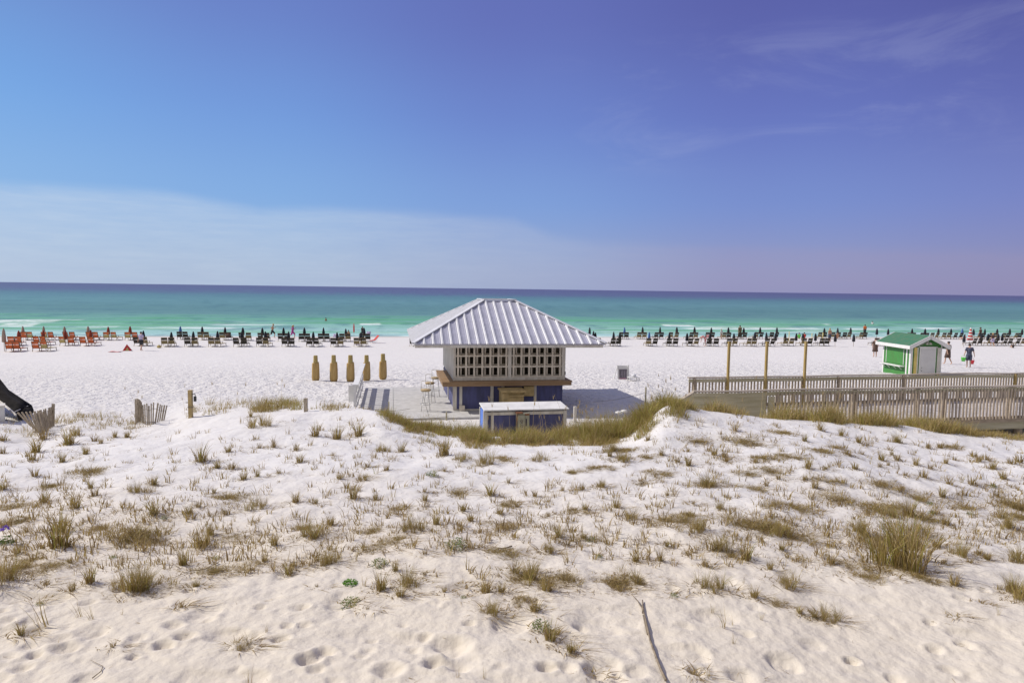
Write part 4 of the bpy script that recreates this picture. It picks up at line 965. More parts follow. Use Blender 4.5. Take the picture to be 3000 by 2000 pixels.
def place_umb(c, px, py, x, y, label, group, lean=0, top=None):
    if c not in UM:
        t_ = thing('closed_umbrella', '', 'umbrella')
        MB().tube([(0, 0, -.3), (0, 0, 1.86)], .022, 6).build('pole', CFRAME, t_)
        rs = [(0, 0, .72, .09, .09), (0, 0, .76, .165, .15), (0, 0, 1.2, .15, .14), (0, 0, 1.55, .115, .10), (0, 0, 1.8, .05, .05), (0, 0, 1.86, .01, .01)]
        m = MB(); n = 12; vs = []
        for (cx, cy, z, a, b) in rs:
            for j in range(n): k_ = 1 + (.16 if j % 2 else -.12); vs.append((a * k_ * math.cos(2 * math.pi * j / n), b * k_ * math.sin(2 * math.pi * j / n), z))
        fs = [(i * n + j, i * n + (j + 1) % n, (i + 1) * n + (j + 1) % n, (i + 1) * n + j) for i in range(len(rs) - 1) for j in range(n)] + [tuple(range(n))[::-1], tuple((len(rs) - 1) * n + j for j in range(n))]
        m.add(vs, fs).build('canopy', UCOL[c][0], t_, True); MB().rings([(0, 0, 1.06, .15, .14), (0, 0, 1.10, .15, .14)], 10).build('strap', UCOL[c][0], t_)
        UM[c] = t_; o = t_
    else: o = copy_tree(UM[c])
    z = hz(x, y); o.location = (x, y, z)
    if top: o.scale = (1, 1, max(.8, min(1.15, (at_y(px, top, y).z - z) / 1.86)))
    o.rotation_euler = (0, lean, random.Random(int(px)).uniform(0, 3)); o['label'] = label; o['group'] = group; return o
# sets: (centre px, base px, [(umbrella px, top px, colour, lean)], kind, half gap px)
ROWS = {
 'near left': [(35, 1032, [(13, 961, 'beige', 0)], 'red', 11), (115, 1031, [], 'red', 12)],
 'mid left': [(42, 1014, [(56, 974, 'red', 0)], 'red', 10), (116, 1013, [(128, 975, 'red', 0)], 'red', 11), (194, 1014, [(192, 970, 'red', 0)], 'red', 12), (253, 1015, [(267, 966, 'red', 0)], 'red', 12)],
 'back left': [(76, 998, [(68, 955, 'beige', 0)], 'red', 10), (138, 998, [(129, 955, 'beige', 0)], 'red', 10), (201, 998, [(190, 957, 'beige', 0)], 'red', 10), (269, 998, [(259, 955, 'beige', 0)], 'red', 10), (321, 998, [(318, 957, 'red', 0)], 'red', 11), (384, 998, [(382, 955, 'red', 0)], 'red', 11)],
 'dark front left': [(411, 1015, [(421, 968, 'dark', 0)], 'dark', 11), (490, 1017, [(496, 972, 'dark', -.12)], 'dark', 10), (558, 1017, [(567, 970, 'dark', 0)], 'dark', 10), (628, 1017, [(638, 969, 'dark', 0)], 'dark', 10), (703, 1017, [(709, 970, 'dark', 0)], 'dark', 11), (768, 1017, [(778, 970, 'dark', 0)], 'dark', 10),
                     (843, 1017, [(846, 970, 'dark', 0)], 'dark', 10), (916, 1017, [(918, 971, 'dark', 0)], 'dark', 10), (987, 1017, [(985, 972, 'dark', -.12)], 'dark', 10), (1055, 1017, [(1057, 973, 'dark', 0)], 'dark', 10)],
 'dark back left': [(534, 996, [(529, 955, 'blue', 0)], 'dark', 9), (596, 997, [(593, 956, 'dark', 0)], 'dark', 9), (659, 998, [(653, 957, 'dark', -.1)], 'dark', 9), (717, 999, [(712, 960, 'dark', 0)], 'dark', 10), (772, 1000, [(769, 966, 'dark', 0)], 'dark', 9), (831, 1001, [(831, 959, 'dark', 0)], 'dark', 9),
                    (891, 1002, [(892, 959, 'dark', 0)], 'dark', 9), (948, 1002, [(948, 959, 'dark', 0)], 'dark', 9), (1010, 1002, [(1008, 962, 'dark', -.1)], 'dark', 9), (1068, 1002, [(1067, 960, 'dark', 0)], 'dark', 9)],
 'dark front right': [(1218, 1016, [], 'dark', 9), (1290, 1016, [], 'dark', 9), (1678, 1016, [(1738, 969, 'dark', 0)], 'dark', 9), (1744, 1016, [(1744, 973, 'dark', 0)], 'dark', 9), (1805, 1016, [(1797, 971, 'dark', 0), (1815, 975, 'dark', 0)], 'dark', 9), (1911, 1016, [(1901, 972, 'blue', 0)], 'dark', 9), (1971, 1016, [(1960, 973, 'dark', 0)], 'dark', 9),
                      (2032, 1016, [(2012, 980, 'dark', 0)], 'dark', 9), (2090, 1016, [(2079, 984, 'dark', 0)], 'dark', 9), (2147, 1016, [(2149, 978, 'dark', 0)], 'dark', 9), (2203, 1016, [(2210, 973, 'dark', 0)], 'dark', 8), (2257, 1016, [(2244, 973, 'dark', 0), (2271, 974, 'dark', 0)], 'dark', 8), (2312, 1015, [(2299, 976, 'dark', 0), (2331, 980, 'dark', .08)], 'dark', 8),
                      (2366, 1015, [(2351, 976, 'dark', 0), (2388, 980, 'dark', 0)], 'dark', 8), (2418, 1015, [], 'dark', 8), (2446, 1018, [(2446, 982, 'dark', 0)], None, 0), (2500, 1018, [(2500, 980, 'dark', 0)], None, 0), (2580, 1014, [], 'dark', 8), (2866, 1014, [(2874, 985, 'dark', 0)], 'dark', 9), (2912, 1014, [(2893, 977, 'dark', 0), (2923, 985, 'dark', 0)], 'dark', 9),
                      (2955, 1014, [(2935, 977, 'dark', 0)], 'dark', 9), (2992, 1014, [], 'dark', 8), (2823, 1019, [(2823, 988, 'dark', 0)], None, 0)],
 'dark back right': [(1727, 995, [(1727, 958, 'dark', 0)], None, 0), (1828, 995, [(1829, 958, 'blue', 0)], 'dark', 8), (1882, 995, [(1882, 957, 'dark', 0)], 'dark', 8), (1931, 995, [(1933, 957, 'dark', 0)], 'dark', 8), (1975, 995, [(1982, 957, 'dark', 0)], 'dark', 8), (2033, 995, [(2034, 957, 'dark', 0)], 'dark', 7), (2082, 995, [(2083, 959, 'dark', 0)], 'dark', 7),
                     (2130, 995, [(2133, 958, 'dark', 0)], 'dark', 7), (2177, 995, [(2178, 959, 'dark', 0)], 'dark', 7), (2224, 994, [(2226, 958, 'dark', 0)], 'dark', 7), (2269, 994, [(2275, 958, 'dark', 0)], 'dark', 7), (2411, 994, [(2414, 962, 'dark', 0)], 'dark', 7), (2450, 994, [(2453, 960, 'dark', 0)], 'dark', 7), (2483, 994, [(2491, 959, 'dark', 0)], 'dark', 7),
                     (2530, 994, [], 'dark', 6), (2568, 995, [(2568, 961, 'dark', 0)], None, 0), (2601, 996, [(2601, 972, 'dark', 0)], None, 0), (2671, 995, [(2671, 962, 'dark', 0)], 'dark', 7), (2709, 995, [(2709, 962, 'dark', 0)], 'dark', 7), (2741, 995, [(2748, 963, 'dark', 0)], 'dark', 7), (2776, 995, [(2785, 963, 'dark', 0)], 'dark', 7), (2809, 995, [(2818, 962, 'blue', 0)], 'dark', 7),
                     (2851, 996, [(2851, 974, 'dark', 0)], None, 0), (2876, 995, [(2884, 963, 'dark', 0)], 'dark', 7), (2911, 995, [(2920, 963, 'dark', 0)], 'dark', 7), (2948, 995, [(2957, 962, 'dark', 0)], 'dark', 7), (2984, 995, [(2993, 964, 'dark', 0)], 'dark', 7)]}
RLAB = {'near left': ('nearest row at the far left', 'orange chairs in rows at the left'), 'mid left': ('middle orange row', 'orange chairs in rows at the left'), 'back left': ('orange row by the water', 'orange chairs in rows at the left'),
        'dark front left': ('front row left of the kiosk', 'dark chairs in rows left of the kiosk'), 'dark back left': ('waterside row left of the kiosk', 'dark chairs in rows left of the kiosk'),
        'dark front right': ('front row right of the kiosk', 'dark chairs in rows right of the kiosk'), 'dark back right': ('waterside row right of the kiosk', 'dark chairs in rows right of the kiosk')}
rc = random.Random(11)
for rn, sets in ROWS.items():
    wh, grp = RLAB[rn]; ui = 0; si = 0
    for (cx, by, us_, kind, hg) in sets:
        if kind:
            for sd_, sg in (('left', -1), ('right', 1)):
                q = ground_pt(cx + sg * hg, by - 1); cname = 'orange' if kind == 'red' else 'dark'
                off = 0.25 * rc.uniform(-1, 1)
                kk_ = kind if rc.random() > .35 else {'dark': 'khaki', 'red': 'straw'}[kind]
                place_chair(kk_, q.x - SA * (.3 + off * .4), q.y + CA * (.3 + off * .4), ANG + rc.uniform(-.20, .20), '%s %s sling chair, %s pair of the %s' % (sd_, cname, ordn(si), wh), grp)
            si += 1
        for (ux, ut, uc, ln) in us_:
            q = ground_pt(ux + (6 if ln < 0 else 0), by - 3)
            place_umb(uc, ux, by, q.x, q.y, '%s closed umbrella, %s in the %s' % (UCOL[uc][1], ordn(ui), wh), 'closed umbrellas among the beach chairs', ln, ut); ui += 1
# sand-coloured cushions that show on a few chairs
# ------------------------------------------------------------------ people
def make_person(label, loc, rz, hgt=1.72, pose='stand', skin=SKIN, hair=HAIRD, top=None, bottom=None, dress=None, long_hair=False, hat=None, thin=1.0):
    pr = thing('person', label, 'person', loc, rz); S = hgt / 1.74
    J = dict(pelvis=(0, 0, .96), spine=(0, .01, 1.14), chest=(0, 0, 1.34), neck=(0, .0, 1.50), head0=(0, .015, 1.57), head1=(0, .02, 1.68),
             sl=(-.17, 0, 1.43), sr=(.17, 0, 1.43), el=(-.22, -.02, 1.16), er=(.22, -.02, 1.16), wl=(-.22, .07, .92), wr=(.22, .07, .92),
             hl=(-.095, 0, .92), hr=(.095, 0, .92), kl=(-.10, .03, .50), kr=(.10, .03, .50), al=(-.10, -.03, .08), ar=(.10, -.03, .08), tl=(-.11, .13, .03), tr=(.11, .13, .03))
    if pose == 'run':
        J.update(el=(-.25, -.20, 1.22), wl=(-.20, .02, 1.16), er=(.26, .10, 1.20), wr=(.14, .30, 1.30), kl=(-.09, .28, .58), al=(-.09, .18, .16), tl=(-.09, .34, .10), kr=(.09, -.12, .52), ar=(.09, -.52, .42), tr=(.09, -.60, .28), spine=(0, .03, 1.14), chest=(0, .06, 1.34), neck=(0, .09, 1.49), head0=(0, .11, 1.56), head1=(0, .13, 1.68), sl=(-.17, .06, 1.42), sr=(.17, .06, 1.42))
    elif pose == 'walk':
        J.update(kl=(-.10, .12, .50), al=(-.10, .16, .08), tl=(-.10, .32, .04), kr=(.10, -.03, .50), ar=(.10, -.26, .12), tr=(.10, -.14, .02), wl=(-.22, -.10, .92), wr=(.22, .14, .94))
    elif pose == 'carry':
        J.update(el=(-.26, -.03, 1.16), wl=(-.30, .02, .93), er=(.27, -.03, 1.16), wr=(.33, .02, .93), kl=(-.10, .05, .50), kr=(.10, .02, .50))
    elif pose == 'sit':
        dz_ = -.58
        for k_ in J: J[k_] = (J[k_][0], J[k_][1], J[k_][2] + dz_)
        J.update(kl=(-.12, .42, .46), kr=(.12, .42, .46), al=(-.12, .50, .08), ar=(.12, .50, .08), tl=(-.13, .66, .03), tr=(.13, .66, .03), wl=(-.18, .30, .42), wr=(.18, .30, .42))
    elif pose == 'sitlow':
        for k_ in J: J[k_] = (J[k_][0], J[k_][1], J[k_][2] - .84)
        J.update(kl=(-.14, .38, .42), kr=(.14, .38, .42), al=(-.13, .62, .07), ar=(.13, .62, .07), tl=(-.13, .78, .04), tr=(.13, .78, .04), wl=(-.16, .34, .36), wr=(.16, .34, .36))
    elif pose == 'bend':
        J.update(spine=(0, .14, 1.08), chest=(0, .32, 1.16), neck=(0, .46, 1.16), head0=(0, .53, 1.12), head1=(0, .60, 1.04), sl=(-.17, .40, 1.15), sr=(.17, .40, 1.15), el=(-.2, .46, .88), er=(.2, .46, .88), wl=(-.16, .50, .64), wr=(.16, .50, .64))
    rad = dict(pelvis=.125, spine=.115, chest=.135, neck=.055, head0=.072, head1=.092, sl=.062, sr=.062, el=.042, er=.042, wl=.028, wr=.028, hl=.09, hr=.09, kl=.058, kr=.058, al=.038, ar=.038, tl=.03, tr=.03)
    names = list(J); idx = {n: i for i, n in enumerate(names)}; V = [Vector(J[n]) * S for n in names]; RD = [rad[n] * S * thin for n in names]
    E_ = [(idx[a], idx[b]) for a, b in [('pelvis', 'spine'), ('spine', 'chest'), ('chest', 'neck'), ('neck', 'head0'), ('head0', 'head1'), ('chest', 'sl'), ('chest', 'sr'), ('sl', 'el'), ('el', 'wl'), ('sr', 'er'), ('er', 'wr'), ('pelvis', 'hl'), ('pelvis', 'hr'), ('hl', 'kl'), ('kl', 'al'), ('al', 'tl'), ('hr', 'kr'), ('kr', 'ar'), ('ar', 'tr')]]
    for w_, e_ in (('wl', 'el'), ('wr', 'er')):      # palm, four fingers and a thumb
        d_ = (Vector(J[w_]) - Vector(J[e_])).normalized(); sx = 1 if w_ == 'wl' else -1
        side = Vector((0, 1, 0)) if abs(d_.y) < .8 else Vector((0, 0, 1)); side = (side - d_ * side.dot(d_)).normalized()
        palm = (Vector(J[w_]) + d_ * .06) * S; V.append(palm); RD.append(.026 * S); ip = len(V) - 1; E_.append((idx[w_], ip))
        for f_ in range(4):
            ln = (.075, .085, .08, .062)[f_]; b_ = palm + side * (.030 - .02 * f_) * S + d_ * .03 * S
            V.append(b_); RD.append(.009 * S); V.append(b_ + (d_ * ln + Vector((sx * .02, 0, 0))) * S); RD.append(.007 * S); E_ += [(ip, len(V) - 2), (len(V) - 2, len(V) - 1)]
        V.append(palm + side * .05 * S + d_ * .02 * S); RD.append(.010 * S); E_.append((ip, len(V) - 1))
    me = bpy.data.meshes.new('body'); me.from_pydata([tuple(v) for v in V], E_, []); me.materials.append(skin)
    b = link('body', me, pr); sk = b.modifiers.new('skin', 'SKIN'); sk.use_smooth_shade = True
    for i, r_ in enumerate(RD): me.skin_vertices[0].data[i].radius = (r_, r_)
    me.skin_vertices[0].data[0].use_root = True
    ss_ = b.modifiers.new('subsurf', 'SUBSURF'); ss_.levels = 1; ss_.render_levels = 2
    g = lambda n: Vector(J[n]) * S
    hd = (g('head0') + g('head1')) / 2; up = (g('head1') - g('neck')).normalized()
    fwd = Vector((0, 1, 0)); fwd = (fwd - up * fwd.dot(up)).normalized() if abs(up.y) < .9 else Vector((0, 0, -1))
    # face: nose, mouth, eyes, ears
    fm = MB(); fm.ball(tuple(hd + fwd * .100 * S + up * -.005), .012 * S, .018 * S, .02 * S, 6, 4); fm.build('nose', skin, pr, True)
    for sg in (-1, 1):
        fm = MB(); fm.ball(tuple(hd + Vector((sg * .033 * S, 0, 0)) + fwd * .088 * S + up * .02), .011 * S, .008 * S, .008 * S, 6, 4); fm.build('eye', HAIRD, pr, True)
        fm = MB(); fm.ball(tuple(hd + Vector((sg * .092 * S, 0, 0))), .014 * S, .022 * S, .03 * S, 6, 4); fm.build('ear', skin, pr, True)
    hm = MB()
    for i in range(1):
        c_ = hd + up * .045 * S - fwd * .018 * S; hm.ball(tuple(c_), .101 * S, .105 * S, .092 * S, 12, 8)
        if long_hair: hm.tube([c_ - fwd * .06 * S, c_ - fwd * .11 * S - up * .12 * S, c_ - fwd * .12 * S - up * .30 * S], [.085 * S, .075 * S, .03 * S], 8)
    hm.build('hair', hair, pr, True)
    if hat:
        c_ = hd + up * .085 * S; MB().rings([(c_.x, c_.y, c_.z - .005, .20 * S, .20 * S), (c_.x, c_.y, c_.z + .01, .21 * S, .21 * S), (c_.x, c_.y, c_.z + .02, .115 * S, .115 * S), (c_.x, c_.y, c_.z + .10 * S, .09 * S, .09 * S), (c_.x, c_.y, c_.z + .11 * S, .03 * S, .03 * S)], 14).build('hat', hat, pr, True)
    k_ = thin
    if top:
        m = MB(); cn_ = [g('pelvis') + Vector((0, 0, -.02)), g('spine'), g('chest'), g('chest') + (g('neck') - g('chest')) * .55, g('neck') * .9 + g('chest') * .1]
        m.tube(cn_, [.150 * S * k_, .145 * S * k_, .165 * S * k_, .13 * S * k_, .062 * S], 12, sq=(1.12, .86))
        for a, b_ in (('sl', 'el'), ('sr', 'er')):
            st0 = g('chest').lerp(g(a), .45) + Vector((0, 0, .03)) * S; m.tube([st0, g(a), g(a).lerp(g(b_), .75)], [.09 * S, .08 * S, .07 * S], 8)
        m.build('shirt', top, pr, True)
    if bottom:
        m = MB(); m.tube([g('pelvis').lerp(g('spine'), .35), g('pelvis') + Vector((0, 0, -.02)), g('pelvis') + Vector((0, 0, -.10 * S))], [.148 * S * k_, .165 * S * k_, .13 * S], 12, sq=(1.1, .9))
        for a, b_ in (('hl', 'kl'), ('hr', 'kr')): m.tube([g(a), g(a).lerp(g(b_), .5), g(a).lerp(g(b_), .92)], [.115 * S, .105 * S, .10 * S], 8)
        m.build('shorts', bottom, pr, True)
    if dress:
        m = MB(); kz = (g('kl') + g('kr')) / 2; P = g('pelvis')
        m.tube([P.lerp(kz, .95), P.lerp(kz, .5), P, g('spine'), g('chest'), g('neck') * .8 + g('chest') * .2], [.23 * S * k_, .20 * S * k_, .17 * S * k_, .145 * S * k_, .165 * S * k_, .07 * S], 12, sq=(1.1, .9))
        for a, b_ in (('sl', 'el'), ('sr', 'er')): m.tube([g('chest').lerp(g(a), .5) + Vector((0, 0, .03)), g(a), g(a).lerp(g(b_), .7)], [.085 * S, .075 * S, .075 * S], 8)
        m.build('dress', dress, pr, True)
    return pr
def bp_(px, py, dz=0): q = ground_pt(px, py); q.z += dz; return q
make_person('person in a lavender shirt and dark shorts standing among the chairs, seen from behind', bp_(414, 1027), R(-8), 1.78, 'walk', SKINP, HAIRD, top=LAV, bottom=DKCL)
def shore(px, py, z): q = at_z(px, py, z); return q
make_person('shirtless runner in dark shorts at the water, elbows bent', bp_(798, 992), R(-80), 1.80, 'run', SKIN, HAIRB, bottom=DKCL)
make_person('person in a magenta top running along the water with blond hair', bp_(857, 993), R(-85), 1.68, 'run', SKIN, HAIRB, top=PINK, bottom=PINK, long_hair=True)
make_person('dark haired bather standing deep in the green water left of the kiosk', at_z(955, 957, -1.15) , R(60), 1.7, 'stand', SKIN, HAIRD)
make_person('person sitting at the water edge behind the dark chairs', bp_(1021, 985), R(20), 1.6, 'sitlow', SKIN, HAIRD)
make_person('small figure in a dark suit at the water behind the last dark pair', bp_(1062, 985), R(10), 1.3, 'stand', SKIN, HAIRD, bottom=DKCL, top=DKCL)
make_person('child in dark clothes carrying a green and a red bucket across the sand', bp_(2837, 1077), R(180 + 160), 1.62, 'carry', SKINP, HAIRD, top=GREYCL, bottom=GREYCL)
pw = bp_(2837, 1077)
def bucket(name, lab, px, py, m_, dz):
    d = ray(px, py); q = at_y(px, py, pw.y); o = thing(name, lab, 'bucket', q, 0)
    MB().rings([(0, 0, 0, .10, .10), (0, 0, .25, .15, .15), (0, 0, .26, .155, .155), (0, 0, .252, .13, .13), (0, 0, .02, .09, .09)], 12).build('pail', m_, o, True)
    MB().tube([(.14 * math.cos(a), 0, .25 + .17 * math.sin(a)) for a in [i * math.pi / 8 for i in range(9)]], .008, 5).build('handle', m_, o)
bucket('bucket', 'red toy bucket hanging from the hand of the child on the sand', 2847, 1066, REDPL, 0)
bucket('bucket', 'lime green toy bucket held by the child on the sand', 2822, 1058, LIME, 0)
make_person('person in a long brown patterned dress walking left of the green shed', bp_(2563, 1046), R(-15), 1.78, 'stand', SKINP, HAIRD, dress=BROWNCL, hat=None)
make_person('person in a brown wrap walking just right of the green shed', bp_(2776, 1067), R(20), 1.72, 'walk', SKINP, HAIRD, dress=BROWNCL)
make_person('dark robed person standing by the waterside chairs right of the kiosk', bp_(2167, 992), R(5), 1.82, 'stand', SKIN, HAIRD, dress=OLIVECL)
make_person('small pale child standing at the water right of the kiosk', bp_(2113, 993), R(30), 1.35, 'stand', SKINP, HAIRB, top=WHITECL)
make_person('person in pale pink bending down behind the front row right of the kiosk', bp_(2066, 1014), R(75), 1.65, 'bend', SKINP, HAIRB, top=PINKCL, bottom=PINKCL)
make_person('person in a green top sitting on the sand by the water', bp_(2341, 992), R(0), 1.6, 'sitlow', SKINP, HAIRD, top=LIME)
make_person('person in a red shirt sitting on the sand by the water', bp_(2356, 992), R(0), 1.7, 'sitlow', SKINP, HAIRD, top=REDCL)
make_person('tanned shirtless person standing between the two rows of dark chairs', bp_(2430, 1002), R(10), 1.80, 'stand', SKIN, HAIRB, bottom=GREYCL)
make_person('tanned person sitting on a waterside chair left of the shed', bp_(2453, 996), R(8), 1.65, 'sit', SKIN, HAIRD)
make_person('person in an orange shirt standing at the edge of the water', shore(2533, 984, -.15), R(0), 1.78, 'stand', SKIN, HAIRD, top=ORANGE, bottom=DKCL)
make_person('bather in a white top standing in the water near the orange shirt', at_z(2555, 965, -.95), R(-30), 1.7, 'stand', SKINP, HAIRD, top=WHITECL)
make_person('person in a dark hat standing at the waterside row far right', bp_(2871, 996), R(20), 1.75, 'stand', SKIN, HAIRD, top=BROWNCL, bottom=DKCL, hat=BROWNCL)
make_person('person with a pale blue wrap standing among the chairs at the far right', bp_(2907, 1014), R(0), 1.65, 'walk', SKIN, HAIRB, bottom=LAV, top=BROWNCL)
make_person('small dark child crouching before the front row at the far right', bp_(2968, 1019), R(0), 1.1, 'sitlow', SKIN, HAIRD, top=DKCL)
make_person('reclining person in pink beside the blue umbrella right of the shed', bp_(2826, 996), R(30), 1.6, 'sitlow', SKINP, HAIRD, top=PINKCL)
# ------------------------------------------------------------------ small beach things
q = bp_(1085, 1005); o = thing('folding_lounger', 'bright red folding lounger with a pale frame at the end of the waterside row', 'lounger', q, R(-60))
MB().sheet([[(-.3, 0, .25), (.3, 0, .25)], [(-.3, .5, .35), (.3, .5, .35)], [(-.3, .95, .85), (.3, .95, .85)]], .03).build('sling', REDCL, o)
for x in (-.32, .32): MB().tube([(x, -.4, .25), (x, .5, .33), (x, 1.0, .9)], .02, 6).build('side_rail', WHITEOLD, o)
for x in (-.32, .32): MB().tube([(x, .1, 0), (x, .3, .30)], .018, 6).build('leg', WHITEOLD, o)
q = bp_(373, 1027); o = thing('pop_up_tent', 'small red pointed pop up tent beside the person in lavender', 'tent', q, R(20))
MB().add([(-.36, -.3, 0), (.36, -.3, 0), (.36, .3, 0), (-.36, .3, 0), (-.02, 0, .62), (-.02, -.04, .62)], [(0, 1, 5), (1, 2, 4, 5), (2, 3, 4), (3, 0, 5, 4), (0, 3, 2, 1)]).build('tent_cloth', REDCL, o)
MB().add([(-.14, -.31, .0), (.20, -.31, 0), (.05, -.19, .34), (-.14, -.28, .0), (.20, -.28, 0), (.05, -.16, .34)], [(0, 1, 2), (5, 4, 3), (0, 3, 4, 1), (1, 4, 5, 2), (2, 5, 3, 0)]).build('door_flap', CYEL, o)
q = bp_(338, 1031); m = MB(); m.sheet([[(-.5 + .25 * i, y, .03 + .03 * math.sin(i * 1.7 + y * 4)) for i in range(5)] for y in (-.35, -.1, .15, .35)], .02); o = m.build('beach_towel', PINKCL, None, True); o.location = q; tag(o, 'pale pink towel lying on the sand below the orange chairs', 'towel')
q = bp_(466, 1019); m = MB(); m.ball((0, 0, .13), .22, .15, .16, 12, 8); m.tube([(-.1, 0, .26), (0, 0, .38), (.1, 0, .26)], .015, 5); o = m.build('beach_bag', CYEL, None, True); o.location = q; tag(o, 'small tan bag on the sand between the first two dark pairs', 'bag')
q = bp_(1037, 986); o = thing('beach_flag', 'tall narrow red and yellow flag furled on a pole at the water', 'flag', q, 0)
MB().tube([(0, 0, -.2), (0, 0, 1.75)], .02, 6).build('pole', WHITEOLD, o); MB().rings([(0, 0, .5, .03, .03), (0, 0, .7, .10, .04), (0, 0, 1.3, .09, .04), (0, 0, 1.7, .04, .03)], 8).build('flag_cloth', REDCL, o, True)
q = bp_(2842, 996); o = thing('inflatable_tower', 'red and white striped inflatable tower standing at the waterside row', 'inflatable', q, 0)
for i in range(8): MB().rings([(0, 0, i * .22, .34 - .035 * i, .34 - .035 * i), (0, 0, i * .22 + .06, .37 - .037 * i, .37 - .037 * i), (0, 0, i * .22 + .16, .37 - .037 * i, .37 - .037 * i), (0, 0, i * .22 + .218, .34 - .035 * i, .34 - .035 * i)], 12).build('red_band' if i % 2 == 0 else 'white_band', REDCL if i % 2 == 0 else WHITE, o, True)
for i, (px, tp_) in enumerate([(2311, 971), (2378, 976), (2410, 974)]):
    q = bp_(px, 1000); h_ = at_y(px, tp_, q.y).z - q.z; o = MB().tube([(0, 0, -.2), (0, 0, h_)], .045, 8).build('yellow_pole', YELLOWB, None, True); o.location = q
    tag(o, '%s yellow pole standing between the chair rows left of the shed' % ['leftmost', 'middle', 'rightmost'][i], 'pole', 'yellow poles on the beach')
q = bp_(1047, 1010); o = thing('cool_box', 'pale blue cool box beside the last pair left of the kiosk', 'cool box', q, ANG)
box('body', LAV, o, -.2, .2, -.15, .15, 0, .36); box('lid', WHITE, o, -.22, .22, -.17, .17, .36, .42)
for i, (px, py, c_, nm) in enumerate([(983, 1001, LAV, 'lavender'), (1080, 992, LAV, 'purple'), (668, 1000, BROWNCL, 'brown'), (2075, 1001, PINKCL, 'pink')]):
    q = bp_(px, py + 2); m = MB(); m.sheet([[(-.25, -.05, .62), (.0, -.06, .66), (.25, -.05, .62)], [(-.25, .0, .95), (0, 0, .96), (.25, 0, .95)], [(-.25, .06, .6), (0, .07, .6), (.25, .06, .62)]], .02)
    o = m.build('draped_towel', c_, None, True); o.location = q; o.rotation_euler.z = ANG; tag(o, '%s towel draped over a chair back' % nm, 'towel')

# ================================================================== VEGETATION
GM = [G_OLIVE, G_STRAW, G_BROWN, G_GREEN, G_LEAF, G_BRIGHT, G_PURPLE]
def blades(rg, n, h, spread, bend, width, mats, lean=(0, 0), flat=0.0, bend_dir=None):
    """numpy blades: 4 quads segments each, returns verts, faces, material index"""
    a = rg.uniform(0, 2 * np.pi, n); r = spread * np.sqrt(rg.uniform(0, 1, n)) ; bx, by = r * np.cos(a), r * np.sin(a)
    a2 = a + rg.normal(0, .9, n); hh = h * rg.uniform(.45, 1.0, n); bd = bend * rg.uniform(.2, 1.2, n) * hh
    tx, ty = np.cos(a2) * bd + lean[0] * hh, np.sin(a2) * bd + lean[1] * hh
    w = width * rg.uniform(.7, 1.3, n); wa = rg.uniform(0, np.pi, n); wx, wy = np.cos(wa) * w / 2, np.sin(wa) * w / 2
    V_ = []; ts = [0, .35, .7, 1.0]
    for t_ in ts:
        cx = bx + tx * t_ ** 1.9; cy = by + ty * t_ ** 1.9; cz = hh * (t_ - .30 * np.minimum(bd / hh, 1.4) * t_ ** 2.4) * (1 - flat) - .02
        ww = (1 - t_ ** 1.5 * .9)
        V_.append(np.stack([cx - wx * ww, cy - wy * ww, cz], -1)); V_.append(np.stack([cx + wx * ww, cy + wy * ww, cz], -1))
    V_ = np.stack(V_, 1)
    F_ = np.array([[0, 1, 3, 2], [2, 3, 5, 4], [4, 5, 7, 6]]); Fx = (np.arange(n)[:, None, None] * 8 + F_[None]).reshape(-1, 4)
    mi = np.repeat(rg.choice(len(mats), n, p=[m_[1] for m_ in mats]), 3); mi = np.array([m_[0] for m_ in mats])[mi]
    return V_.reshape(-1, 3), Fx, mi
def join(parts):
    vs, fs, ms, o = [], [], [], 0
    for v, f, m in parts: vs.append(v); fs.append(f + o); ms.append(m); o += len(v)
    return np.concatenate(vs), np.concatenate(fs), np.concatenate(ms)
def leaves(rg, n, R_, h, size, mi_):
    a = rg.uniform(0, 2 * np.pi, n); r = R_ * np.sqrt(rg.uniform(0, 1, n)); c = np.stack([r * np.cos(a), r * np.sin(a), h * rg.uniform(.05, 1, n) * (1 - .5 * (r / R_) ** 2)], -1)
    d1 = rg.normal(0, 1, (n, 3)); d1 /= np.linalg.norm(d1, axis=1)[:, None]; d2 = np.cross(d1, rg.normal(0, 1, (n, 3))); d2 /= np.linalg.norm(d2, axis=1)[:, None]
    s = size * rg.uniform(.6, 1.2, n)[:, None]; V_ = np.stack([c - d1 * s, c + d2 * s * .45, c + d1 * s, c - d2 * s * .45], 1)
    return V_.reshape(-1, 3), np.arange(n * 4).reshape(n, 4), np.full(n, mi_)
KINDS = {}
